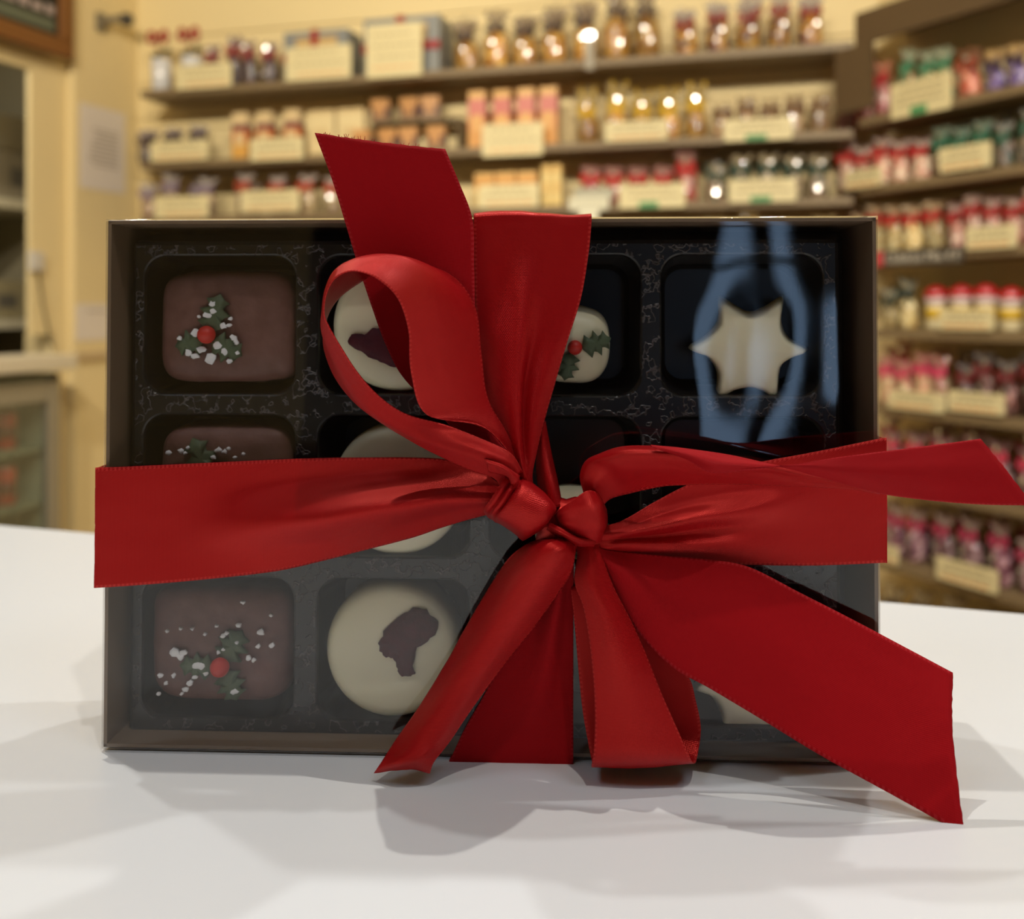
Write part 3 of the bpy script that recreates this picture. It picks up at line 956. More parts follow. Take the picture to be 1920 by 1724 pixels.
# ------------------------------------------------------------------ shelves
SHELF_T = 0.022
def shelf(wall, z, s0, s1, label, m=brown, depth=WDEP, lip=0.0):
    frm = FR[wall]
    c = frm((s0 + s1) / 2, depth / 2, ZC + z - SHELF_T)
    v, f = boxmesh(min(s0, s1), max(s0, s1), 0.0, depth, ZC + z - SHELF_T, ZC + z, frm)
    o = mk('shelf', v, f, m, None, False, loc=c)
    bevel(o, 0.002)
    return tag(o, label, 'shelf')
bl = sx('b', 262)[0]
br = sx('b', 1600)[0]
LV = {1: 0.675, 2: 0.452, 3: 0.283, 4: 0.110}
names = {1: 'top brown shelf on the back wall holding hampers and honeycomb bags', 2: 'second shelf down on the back wall with boxed bars in the middle',
         3: 'third shelf down on the back wall with red bags to the right', 4: 'lowest back wall shelf just showing above the box lid'}
for k in (1, 2, 3, 4):
    shelf('b', LV[k], bl, br, names[k], depth=WDEP - 0.001)
RL = {0: 0.73, 1: 0.475, 2: 0.305, 3: 0.135, 4: -0.05, 5: -0.235, 6: -0.42, 7: -0.61, 8: -0.80}
rr1 = 1.6
rn_names = {0: 'uppermost brown shelf of the right wall cut by the frame top', 1: 'right wall shelf with pink, green and purple bags', 2: 'right wall shelf with red-tied bags below the pink ones',
            3: 'right wall shelf carrying the black lettered strip', 4: 'right wall shelf with the row of red-lidded jars', 5: 'right wall shelf with two price cards side by side',
            6: 'right wall shelf of dark bags behind the ribbon tail', 7: 'right wall shelf of pink-bowed bags below the ribbon tail', 8: 'lowest right wall shelf just above the counter'}
for k, z in RL.items():
    shelf('r', z, 0.02, rr1, rn_names[k], darkbrown if k == 0 else brown, depth=WDEP - 0.001)
# upright board in the corner between the two walls
v, f = boxmesh(-0.03, 0.085, -0.030, -0.014, ZC + 0.49, ZC + 0.650, rfr)
o = mk('corner_board', v, f, darkbrown, None, False, loc=rfr(0, 0, ZC + 0.49)); tag(o, 'dark brown upright board where the two shelf walls meet', 'board')
v, f = boxmesh(0.02, 1.6, -0.012, -0.001, ZC + 0.655, ZC + 0.735, rfr)
o = mk('shelf_fascia', v, f, darkbrown, None, False, loc=rfr(0.02, 0, ZC + 0.655)); tag(o, 'dark brown fascia along the top of the right wall', 'fascia')

# ------------------------------------------------------------------ goods: one of each kind, then copies
PRO = {}
def copy_tree(o, parent=None):
    c = o.copy(); COL.objects.link(c)
    if parent: c.parent = parent
    for ch in o.children: copy_tree(ch, c)
    return c

def contents_mat(name, cols, scale=90):
    m = bpy.data.materials.new(name); m.use_nodes = True
    nt = m.node_tree; b = nt.nodes['Principled BSDF']
    tc = N(nt, 'ShaderNodeTexCoord'); vo = N(nt, 'ShaderNodeTexVoronoi'); vo.inputs['Scale'].default_value = scale
    oi = N(nt, 'ShaderNodeObjectInfo')
    ad = N(nt, 'ShaderNodeVectorMath'); ad.operation = 'ADD'
    nt.links.new(tc.outputs['Object'], ad.inputs[0]); nt.links.new(oi.outputs['Random'], ad.inputs[1])
    nt.links.new(ad.outputs[0], vo.inputs['Vector'])
    rp = N(nt, 'ShaderNodeValToRGB'); rp.color_ramp.interpolation = 'CONSTANT'
    sp = N(nt, 'ShaderNodeSeparateColor'); nt.links.new(vo.outputs['Color'], sp.inputs[0])
    nt.links.new(sp.outputs[0], rp.inputs['Fac'])
    e = rp.color_ramp.elements
    e[0].position = 0; e[0].color = srgb(*cols[0]); e[1].position = 1.0 / len(cols); e[1].color = srgb(*cols[1])
    for i in range(2, len(cols)):
        q = e.new(i / len(cols)); q.color = srgb(*cols[i])
    hv = N(nt, 'ShaderNodeHueSaturation')
    mrv = N(nt, 'ShaderNodeMapRange'); nt.links.new(oi.outputs['Random'], mrv.inputs['Value'])
    mrv.inputs['To Min'].default_value = 0.45; mrv.inputs['To Max'].default_value = 1.15
    nt.links.new(mrv.outputs[0], hv.inputs['Value']); nt.links.new(rp.outputs['Color'], hv.inputs['Color'])
    nt.links.new(hv.outputs['Color'], b.inputs['Base Color'])
    b.inputs['Roughness'].default_value = 0.45
    b.inputs['Coat Weight'].default_value = 1.0; b.inputs['Coat Roughness'].default_value = 0.10
    nz = N(nt, 'ShaderNodeTexNoise'); nz.inputs['Scale'].default_value = 55
    nt.links.new(ad.outputs[0], nz.inputs['Vector'])
    bp = N(nt, 'ShaderNodeBump'); bp.inputs['Strength'].default_value = 0.9; bp.inputs['Distance'].default_value = 0.008
    nt.links.new(nz.outputs['Fac'], bp.inputs['Height']); nt.links.new(bp.outputs[0], b.inputs['Normal']); nt.links.new(bp.outputs[0], b.inputs['Coat Normal'])
    return m

def cello_mat(name, col, alpha=0.55):
    m = mat(name, srgb(*col), 0.18, spec=0.8, coat=0.6, alpha=alpha, bump=(70, 0.8, 0.006))
    return m

def bag(kind, cols, tie, top, h=0.072, w=0.056, d=0.042, toph=0.034, alpha=0.55, curls=False):
    rn_ = random.Random(kind)
    prof = [(0.0, 0.0), (0.75, 0.0), (0.95, h * .06), (1.0, h * .2), (1.02, h * .45), (0.95, h * .68), (0.72, h * .85), (0.40, h * .95), (0.15, h)]
    V, Fc = lathe([(r, z) for r, z in prof], 28)
    V = [(x * w / 2 * (1 + .10 * noise.noise(Vector((x * 1.7, y * 1.7, z * 40)) + Vector((len(kind), 3, 1)))),
          y * d / 2 * (1 + .12 * noise.noise(Vector((x * 2, y * 2, z * 45)) + Vector((2, len(kind), 5)))), z) for x, y, z in V]
    root = mk('sweet_bag', V, Fc, contents_mat(kind + '_contents', cols))
    # gathered cellophane top
    n = 26; tv_, tf_ = [], []
    for i, (r, z) in enumerate([(0.10, h * .98), (0.14, h * 1.04), (0.42, h + toph * .4), (0.76, h + toph * .8), (0.92, h + toph)]):
        for k in range(n):
            a_ = 2 * PI * k / n
            rr = r * (1 + (0.28 if k % 2 else -0.12) * min(1, i / 2.0))
            tv_.append((rr * w / 2 * math.cos(a_), rr * d / 2 * math.sin(a_), z + (rn_.uniform(-.25, .1) * toph if i == 4 else 0)))
    for i in range(4):
        for k in range(n):
            k2 = (k + 1) % n
            tf_.append((i * n + k, i * n + k2, (i + 1) * n + k2, (i + 1) * n + k))
    mk('gathered_top', tv_, tf_, cello_mat(kind + '_top', top, alpha), root, False)
    # flat metallic facets added to throw the glints of the film
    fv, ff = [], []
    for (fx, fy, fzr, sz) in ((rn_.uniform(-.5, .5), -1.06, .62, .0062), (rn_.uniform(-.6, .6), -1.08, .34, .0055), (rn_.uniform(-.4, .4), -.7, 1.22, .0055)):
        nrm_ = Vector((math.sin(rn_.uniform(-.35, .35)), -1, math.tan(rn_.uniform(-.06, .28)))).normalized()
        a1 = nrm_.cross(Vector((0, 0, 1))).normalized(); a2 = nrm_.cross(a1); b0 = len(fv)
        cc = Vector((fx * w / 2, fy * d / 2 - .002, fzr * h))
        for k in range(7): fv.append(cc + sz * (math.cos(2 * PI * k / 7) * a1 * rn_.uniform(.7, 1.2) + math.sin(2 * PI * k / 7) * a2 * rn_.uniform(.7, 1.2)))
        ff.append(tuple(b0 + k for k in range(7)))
        mk('glint_facet', [v for v in fv[b0:]], [tuple(range(7))], mat('glint_metal', (0.9, 0.88, 0.85, 1), 0.24, metal=0.9), root, False)
    # ribbon tie with two loops and tails
    tm = mat(kind + '_tie', srgb(*tie), 0.3, spec=0.7, coat=0.5)
    parts = [tube([(0.010 * math.cos(t), 0.010 * math.sin(t), h) for t in np.linspace(0, 2 * PI, 13)[:-1]], 0.004, 6, True)]
    for sgn in (-1, 1):
        parts.append(tube([(sgn * (0.004 + 0.020 * math.sin(t)), -0.012 - .004 * math.sin(t), h + 0.009 * math.sin(2 * t) + .003) for t in np.linspace(0.1, PI - .1, 8)], 0.0042, 6))
        parts.append(tube([(sgn * 0.002, -0.012, h), (sgn * 0.010, -0.018, h - 0.010), (sgn * 0.016, -0.020, h - 0.022)], 0.003, 6))
        if curls:
            parts.append(tube([(sgn * (0.004 + .018 * t) + .006 * math.sin(9 * t), -0.010 + .006 * math.cos(9 * t), h + toph * 1.15 * t) for t in np.linspace(0, 1, 10)], 0.0036, 6))
    v_, f_ = join(*parts)
    mk('ribbon_tie', v_, f_, tm, root)
    return root

def pack(kind, w, d, h, bands):
    """printed carton: coloured bands are set into the print, lid flap as a part"""
    m = bpy.data.materials.new(kind + '_print'); m.use_nodes = True
    nt = m.node_tree; b = nt.nodes['Principled BSDF']
    tc = N(nt, 'ShaderNodeTexCoord'); s = N(nt, 'ShaderNodeSeparateXYZ'); nt.links.new(tc.outputs['Generated'], s.inputs[0])
    rp = N(nt, 'ShaderNodeValToRGB'); rp.color_ramp.interpolation = 'CONSTANT'
    nt.links.new(s.outputs[2], rp.inputs['Fac'])
    e = rp.color_ramp.elements
    e[0].position = 0; e[0].color = srgb(*bands[0][1]); e[1].position = bands[1][0]; e[1].color = srgb(*bands[1][1])
    for z, c in bands[2:]:
        q = e.new(z); q.color = srgb(*c)
    nt.links.new(rp.outputs['Color'], b.inputs['Base Color']); b.inputs['Roughness'].default_value = 0.35
    v, f = boxmesh(-w / 2, w / 2, -d / 2, d / 2, 0, h)
    o = mk('carton', v, f, m, None, False); bevel(o, 0.0015)
    v, f = boxmesh(-w * .28, w * .28, -d / 2 - 0.0008, -d / 2, h * .30, h * .58)
    mk('printed_panel', v, f, mat(kind + '_panel', srgb(*bands[-1][1]), 0.4), o, False)
    return o

def jar(kind):
    prof = [(0, 0), (.021, 0), (.024, .003), (.024, .040), (.020, .047), (.018, .049), (0, .049)]
    root = mk('sweet_jar', *lathe(prof, 24), mat('jar_cream', srgb(226, 212, 170), 0.2, coat=1.0))
    mk('jar_label', *lathe([(.0243, .018), (.0246, .018), (.0246, .036), (.0243, .036)], 24), mat('jar_yellow', srgb(206, 168, 44), 0.5), root)
    mk('jar_collar', *lathe([(.0225, .043), (.026, .043), (.026, .055), (0, .055)], 24), mat('jar_collar', srgb(214, 190, 188), 0.4), root)
    v, f = lathe([(.027, .054), (.029, .058), (.022, .068), (.008, .074), (0, .075)], 24, wob=lambda a, z: 1 + .06 * math.sin(8 * a))
    mk('jar_lid', v, f, mat('jar_red', srgb(176, 30, 34), 0.35, coat=.6), root)
    return root

def pot(kind):
    root = mk('festive_pot', *lathe([(0, 0), (.026, 0), (.030, .004), (.034, .075), (.030, .078), (.028, .07), (0, .068)], 24), mat('pot_white', srgb(216, 216, 218), 0.25, coat=1))
    rn_ = random.Random(5); parts = []
    for k in range(26):
        a_ = rn_.uniform(0, 2 * PI); r = rn_.uniform(.004, .026); z = .07 + rn_.uniform(0, .05)
        c = Vector((r * math.cos(a_), r * math.sin(a_), z)); t = Vector((math.cos(a_), math.sin(a_), rn_.uniform(.2, 1.2))).normalized()
        sd = t.cross(Vector((0, 0, 1))).normalized() * .006
        parts.append(([c, c + t * .012 + sd, c + t * .026, c + t * .012 - sd], [(0, 1, 2, 3)]))
    v, f = join(*parts)
    mk('greenery', v, f, mat('pot_green', srgb(84, 84, 58), 0.6), root, False)
    parts = [tube([(sg_ * (.002 + .034 * math.sin(t)), -.02, .128 + .012 * math.sin(2 * t)) for t in np.linspace(.05, PI - .05, 9)], .006, 7) for sg_ in (-1, 1)]
    parts.append(tube([(0, -.02, .07), (0, -.022, .128)], .002, 6))
    v, f = join(*parts); mk('bow', v, f, mat('pot_bow', srgb(160, 28, 30), 0.4), root)
    return root

def place(kind, maker, wall, px, z, off, label, cat, group=None, sc=1.0, yaw=0.0):
    first = kind not in PRO
    if first:
        PRO[kind] = maker(); o = PRO[kind]
    else:
        o = copy_tree(PRO[kind])
    P, d, n = {'b': (BP, bd, bnrm), 'r': (RP, rd, rn), 'l': (LP, ld, ln)}[wall]
    q = P + n * off
    x, y = line_hit(px, q, d)
    o.location = (x, y, ZC + z + 0.0008)
    ang = math.atan2(n.y, n.x) - PI / 2
    o.rotation_euler = (0, 0, ang + yaw)
    o.scale = (sc, sc, sc)
    tag(o, label, cat, group)
    return o

rg = random.Random(21)
WID = {}
def row(kind, maker, wall, px0, px1, n, z, label, cat, group, off=0.048, sc=(0.92, 1.08), yaw=0.35, jit=3, back=0):
    """n things side by side on a shelf, as wide as fits without touching; back = how many more stand behind"""
    if kind not in PRO:
        PRO[kind] = maker()
        fresh = True
    else: fresh = False
    o0 = PRO[kind]
    if kind not in WID:
        xs_ = [(v.co.x, v.co.y) for o in [o0] + list(o0.children) for v in o.data.vertices]
        WID[kind] = (max(a for a, b in xs_) - min(a for a, b in xs_), max(b for a, b in xs_) - min(b for a, b in xs_))
    first = fresh
    for rowi, (cnt, of) in enumerate(((n, off), (back, off + WID[kind][1] * 1.15))):
        if not cnt: continue
        sa, sb = sx(wall, px0, of)[0], sx(wall, px1, of)[0]
        pitch = abs(sb - sa) / cnt
        for i in range(cnt):
            q = rg.uniform(*sc) * (1.06 if rowi else 1)
            room = pitch / WID[kind][0]
            k_ = min(q, room * 0.91)
            slack = max(0, (pitch - WID[kind][0] * k_) / 2) * 0.8
            s_ = sa + (sb - sa) * (i + 0.5) / cnt + rg.uniform(-slack, slack)
            y_ = yaw if room > 1.25 else yaw * 0.35
            if first: o = o0; first = False
            else: o = copy_tree(o0)
            frm = FR[wall]; n_ = {'b': bnrm, 'r': rn, 'l': ln}[wall]
            o.location = frm(s_, of + rg.uniform(-.004, .004), ZC + z + 0.0008)
            o.rotation_euler = (0, 0, math.atan2(n_.y, n_.x) - PI / 2 + rg.uniform(-y_, y_))
            o.scale = (k_, k_, q * rg.uniform(.88, 1.15) if cat == 'bag of sweets' else k_ * 1.4 if cat in ('jar', 'pot') else k_ if cat != 'carton' else 1.0)
            if cat == 'bag of sweets': o.rotation_euler.y = rg.uniform(-.06, .06)
            tag(o, label + (', back row' if False else ''), cat, group)

DARK = [(58, 38, 40), (40, 26, 28), (84, 58, 62), (120, 100, 104)]
GOLD = [(190, 130, 38), (214, 156, 60), (150, 96, 30), (224, 180, 92)]
BEIGE = [(214, 176, 124), (190, 146, 96), (232, 204, 160), (150, 110, 76)]
CLEAR = [(206, 182, 132), (226, 206, 160), (180, 148, 106), (160, 120, 110)]
REDC = [(196, 120, 98), (172, 34, 36), (222, 180, 150), (150, 60, 56)]
PINK = [(226, 120, 120), (236, 160, 150), (210, 84, 92), (240, 190, 176)]
CREAMC = [(236, 214, 150), (222, 190, 120), (244, 230, 180), (206, 170, 104)]
PURP = [(110, 78, 160), (142, 112, 190), (84, 54, 124), (180, 160, 214)]
GRN = [(200, 180, 150), (60, 92, 66), (228, 206, 176), (120, 80, 56)]
MAUVE = [(176, 130, 140), (96, 44, 52), (206, 168, 170), (140, 96, 120)]
DKP = [(70, 36, 34), (110, 60, 56), (48, 28, 22), (170, 120, 110)]

# --- back wall, top shelf
row('pot', lambda: pot('pot'), 'b', 276, 392, 2, LV[1], 'white festive pot with a red bow on the back wall top shelf', 'pot', 'festive pots on the top shelf', jit=0, yaw=.05)
row('plum', lambda: bag('plum', DARK, (150, 34, 36), (150, 130, 134), 0.09, .056, .042, 0.04), 'b', 388, 522, 4, LV[1], 'dark plum bag with red tie between the pots and hampers', 'bag of sweets', 'plum bags on the top shelf', back=4)
row('gold', lambda: bag('gold', GOLD, (70, 50, 40), (150, 130, 110), .105, .070, .05, .045), 'b', 850, 1245, 7, LV[1], 'golden honeycomb bag on the back wall top shelf', 'bag of sweets', 'honeycomb bags on the top shelf', sc=(.95, 1.1), back=7)
row('goldtwo', lambda: bag('goldtwo', GOLD + DKP, (150, 30, 30), (190, 180, 176), .095, .062, .05, .045), 'b', 1262, 1550, 5, LV[1], 'amber and brown bag with red tie at the right of the top shelf', 'bag of sweets', 'amber bags on the top shelf', back=5)

def hamper():
    w, d, h = 0.21, 0.105, 0.15
    gm = mat('hamper_silver', srgb(132, 134, 132), 0.4)
    r = mk('gift_hamper', *boxmesh(-w / 2, w / 2, -d / 2, d / 2, 0, h), gm, None, False); bevel(r, .003)
    mk('card_window', *boxmesh(-w * .30, w * .34, -d / 2 - .001, -d / 2, h * .40, h * .86), mat('hamper_window', srgb(196, 164, 108), 0.5), r, False)
    rm = mat('hamper_red', srgb(150, 18, 22), 0.35)
    v, f = join(boxmesh(-w / 2 - .002, w / 2 + .002, -d / 2 - .004, -d / 2 - .001, h * .40, h * .40 + .022), boxmesh(-.012, .010, -d / 2 - .0045, -d / 2 - .001, 0, h + .002), boxmesh(-.012, .010, -d / 2, d / 2, h, h + .002))
    mk('ribbon_band', v, f, rm, r, False)
    parts = [tube([(sg_ * (.004 + .036 * math.sin(t)) , -d / 2 - .012, h * .47 + .018 * math.sin(2 * t)) for t in np.linspace(.05, PI - .05, 9)], .009, 7) for sg_ in (-1, 1)]
    v, f = join(*parts); mk('bow', v, f, rm, r)
    return r
place('hamper', hamper, 'b', 606, LV[1], .088, 'silver gift hamper with red ribbon beside the plum bags', 'gift hamper', 'silver hampers on the top shelf', 1.0, 0)
place('hamper', hamper, 'b', 766, LV[1], .090, 'silver gift hamper with red ribbon left of the honeycomb bags', 'gift hamper', 'silver hampers on the top shelf', 1.12, 0)
# --- second shelf
row('dusk', lambda: bag('dusk', [(96, 74, 70), (60, 40, 40), (168, 146, 140), (190, 168, 126)], (70, 46, 44), (170, 158, 160), 0.075, .052, .042, 0.03), 'b', 255, 400, 3, LV[2], 'small dark bag with grey top on the second shelf far left', 'bag of sweets', 'dark bags at the left of the second shelf', back=3)
row('trio', lambda: pack('trio', .052, .035, .142, [(0, (222, 168, 84)), (.38, (206, 118, 60)), (.62, (112, 54, 66)), (.74, (222, 196, 148))]), 'b', 438, 572, 3, LV[2], 'upright carton in cream, plum and orange on the second shelf', 'carton', 'cream and orange cartons', jit=1, yaw=.06, sc=(1, 1))
row('slab', lambda: pack('slab', .085, .03, .135, [(0, (222, 198, 146)), (.1, (230, 210, 160)), (.9, (214, 188, 138))]), 'b', 575, 690, 2, LV[2] + 0.0, 'plain cream carton right of the orange-banded cartons', 'carton', 'plain cream cartons', jit=0, yaw=.03, sc=(1, 1))
v, f = join(boxmesh(sx('b', 845)[0], sx('b', 680)[0], 0.065, 0.15, ZC + LV[2] + .094, ZC + LV[2] + .100, bfr), boxmesh(sx('b', 845)[0], sx('b', 843)[0], 0.065, 0.15, ZC + LV[2], ZC + LV[2] + .094, bfr), boxmesh(sx('b', 682)[0], sx('b', 680)[0], 0.065, 0.15, ZC + LV[2], ZC + LV[2] + .094, bfr))
o = mk('shelf_riser', v, f, brown, None, False, loc=bfr(sx('b', 760)[0], .10, ZC + LV[2])); tag(o, 'small raised shelf stacked with purple cartons', 'shelf')
row('viol', lambda: pack('viol', .055, .03, .068, [(0, (150, 116, 84)), (.25, (96, 60, 58)), (.6, (204, 150, 92))]), 'b', 655, 845, 4, LV[2], 'purple and tan carton in the lower tier right of the ribbon tail', 'carton', 'purple cartons, lower tier', off=.035, jit=1, yaw=.06, sc=(1, 1))
row('viol', None, 'b', 690, 842, 3, LV[2] + .101, 'purple and tan carton in the upper tier of the raised shelf', 'carton', 'purple cartons, upper tier', off=.105, jit=1, yaw=.06, sc=(1, 1))
row('amber', lambda: pack('amber', .050, .035, .162, [(0, (216, 156, 84)), (.3, (222, 150, 90)), (.55, (204, 116, 104)), (.85, (220, 170, 100))]), 'b', 878, 1058, 4, LV[2] + .0, 'tall orange and pink carton on the second shelf middle', 'carton', 'orange cartons in the middle', jit=1, yaw=.06, sc=(1, 1), off=.05)
row('yellow', lambda: bag('yellow', GOLD, (226, 184, 40), (200, 180, 130), .078, .062, .05, .05, curls=True), 'b', 1080, 1330, 5, LV[2], 'honeycomb bag with yellow curled ribbon on the second shelf', 'bag of sweets', 'yellow-ribboned bags', sc=(.95, 1.2), back=5)
row('fudge', lambda: bag('fudge', BEIGE, (120, 84, 50), (196, 170, 130), 0.06, .05, .04, 0.03), 'b', 1335, 1560, 5, LV[2], 'small fudge bag above the right green-striped card', 'bag of sweets', 'fudge bags at the right of the second shelf', back=5)
# --- third shelf
row('mist', lambda: bag('mist', [(190, 160, 120), (150, 116, 110), (214, 190, 150), (120, 84, 84)], (150, 130, 150), (216, 206, 200), 0.08, .054, .042, 0.035), 'b', 252, 405, 3, LV[3], 'pale bag with silvery top on the third shelf far left', 'bag of sweets', 'pale bags at the left of the third shelf', back=3)
row('rust', lambda: bag('rust', CLEAR, (196, 76, 52), (226, 214, 206), 0.078, .050, .042, 0.034), 'b', 436, 660, 4, LV[3], 'cream bag with orange-red tie on the third shelf', 'bag of sweets', 'orange-tied bags on the third shelf', back=4, sc=(0.92, 1.05))
row('long', lambda: pack('long', .058, .035, .098, [(0, (226, 196, 128)), (.5, (216, 158, 84)), (.9, (230, 190, 120))]), 'b', 892, 1012, 3, LV[3], 'squat orange carton behind the middle price card', 'carton', 'squat orange cartons', jit=0, yaw=.04, sc=(1, 1))
row('slim', lambda: pack('slim', .026, .035, .114, [(0, (232, 200, 120)), (.1, (236, 210, 140)), (.8, (226, 186, 110))]), 'b', 1014, 1060, 2, LV[3], 'slim upright cream carton left of the red bags', 'carton', 'slim cream cartons', jit=0, yaw=.04, sc=(1, 1))
row('cherry', lambda: bag('cherry', REDC, (206, 40, 36), (200, 150, 140), 0.075, .054, .042, 0.036), 'b', 1085, 1315, 5, LV[3], 'red-tied bag of mixed sweets on the third back wall shelf', 'bag of sweets', 'red bags on the third back shelf', back=5, sc=(0.9, 1.08))
row('pine', lambda: bag('pine', GRN, (40, 70, 54), (200, 184, 150), 0.075, .052, .042, 0.036), 'b', 1320, 1560, 5, LV[3], 'beige bag with dark green tie at the right of the third shelf', 'bag of sweets', 'green-tied bags on the third back shelf', back=5, sc=(0.9, 1.05))
# --- fourth shelf, tops only
row('honey', lambda: bag('honey', GOLD, (190, 140, 40), (196, 170, 120), .090, .062, .05, .034), 'b', 1120, 1580, 7, LV[4], 'honeycomb bag whose top peeps over the right half of the box', 'bag of sweets', 'bags peeping over the box', back=0)
# --- right wall
row('rose', lambda: bag('rose', PINK, (200, 40, 44), (226, 150, 120), 0.085, .052, .042, 0.04), 'r', 1572, 1672, 3, RL[1], 'pink bag with red tie on the right wall left of the tall price card', 'bag of sweets', 'pink bags on the right wall', sc=(.95, 1.15), back=4)
row('mint', lambda: bag('mint', [(214, 170, 110), (230, 150, 90), (206, 196, 160), (120, 150, 116)], (50, 140, 96), (190, 200, 170), .090, .058, .05, .04), 'r', 1690, 1792, 3, RL[1], 'tall bag with green tie behind the tall price card', 'bag of sweets', 'green-tied tall bags', sc=(1, 1.15), back=3)
row('coral', lambda: bag('coral', [(186, 90, 66), (206, 110, 84), (150, 66, 44), (226, 150, 120)], (160, 70, 40), (160, 110, 80), .066, .05), 'r', 1796, 1842, 1, RL[1], 'coral red bag between the green-tied and purple bags', 'bag of sweets', 'coral bags', back=1)
row('violet', lambda: bag('violet', PURP, (60, 36, 60), (216, 180, 120), .058, .056), 'r', 1846, 1975, 3, RL[1], 'purple bag on the right wall at the frame edge', 'bag of sweets', 'purple bags', back=3)
row('berry', lambda: bag('berry', [(222, 178, 150), (240, 220, 190), (206, 110, 100), (230, 196, 170)], (200, 34, 34), (224, 200, 190), 0.078, .052, .042, 0.034), 'r', 1572, 1745, 5, RL[2], 'red-tied pale bag on the right wall under the pink bags', 'bag of sweets', 'red-tied bags under the pink ones', back=5, sc=(0.95, 1.05))
row('fern', lambda: bag('fern', [(140, 100, 76), (110, 70, 56), (180, 150, 120), (60, 80, 60)], (40, 110, 80), (150, 170, 150), 0.075, .05, .042, 0.035), 'r', 1752, 1860, 3, RL[2], 'brown bag with green tie above the tilted price card', 'bag of sweets', 'green-tied brown bags', back=3)
row('moss', lambda: bag('moss', [(120, 100, 84), (80, 64, 50), (160, 140, 126), (40, 60, 44)], (40, 96, 70), (170, 170, 160), 0.075, .058, .05, 0.038), 'r', 1868, 1985, 3, RL[2], 'dark bag with green tie at the right frame edge', 'bag of sweets', 'dark green-tied bags', back=3, sc=(0.92, 1.04))
row('vanilla', lambda: bag('vanilla', CREAMC, (196, 40, 36), (228, 200, 160), 0.084, .054, .042, 0.036), 'r', 1560, 1772, 6, RL[3], 'cream bag with red tie above the black lettered strip', 'bag of sweets', 'cream red-tied bags', back=6, sc=(0.9, 1.02))
row('blush', lambda: bag('blush', [(214, 160, 140), (228, 190, 170), (190, 120, 104), (236, 214, 196)], (176, 34, 34), (222, 190, 180), 0.08, .050, .042, 0.034), 'r', 1778, 1960, 5, RL[3], 'pale pink bag with red tie right of the cream bags', 'bag of sweets', 'pale pink red-tied bags', back=5, sc=(0.92, 1.05))
row('snow', lambda: bag('snow', CREAMC, (44, 60, 50), (190, 190, 170), 0.08, .046, .04, 0.036), 'r', 1655, 1722, 2, RL[4], 'cream bag with dark green tie left of the red-lidded jars', 'bag of sweets', 'cream green-tied bags', back=1)
row('jar', lambda: jar('jar'), 'r', 1735, 1975, 5, RL[4], 'small jar with red lid and yellow label on the right wall', 'jar', 'red-lidded jars', yaw=0.1, jit=1)
row('candy', lambda: bag('candy', [(226, 190, 140), (236, 210, 160), (206, 160, 120), (222, 130, 120)], (222, 60, 104), (226, 160, 150), 0.09, .050, .042, 0.038), 'r', 1652, 1785, 4, RL[5], 'cream bag with bright pink tie above the paired price cards', 'bag of sweets', 'pink-tied cream bags', back=4, sc=(0.92, 1.04))
row('cocoa', lambda: bag('cocoa', DKP, (120, 30, 34), (150, 140, 136), 0.085, .052, .042, 0.035), 'r', 1792, 1960, 4, RL[5], 'dark brown bag right of the pink-tied cream bags', 'bag of sweets', 'dark brown bags', back=4)
row('plumtwo', lambda: bag('plumtwo', MAUVE + DKP, (214, 60, 90), (190, 150, 150), 0.09, .054, .042, 0.038), 'r', 1655, 1965, 6, RL[6], 'mauve bag with pink tie just above the right ribbon tail', 'bag of sweets', 'mauve bags above the tail', back=6, sc=(0.9, 1.03))
row('orchid', lambda: bag('orchid', MAUVE, (176, 40, 80), (216, 190, 180), 0.095, .050, .042, 0.04), 'r', 1655, 1965, 6, RL[7], 'mauve bag with crimson tie below the right ribbon tail', 'bag of sweets', 'mauve bags below the tail', back=6, sc=(0.9, 1.02))
row('tan', lambda: bag('tan', BEIGE + DKP, (60, 40, 26), (190, 170, 130), 0.08, .060, .042, 0.04), 'r', 1655, 1965, 5, RL[8], 'tan bag on the lowest right shelf by the counter edge', 'bag of sweets', 'tan bags by the counter edge', back=0, sc=(0.95, 1.05))

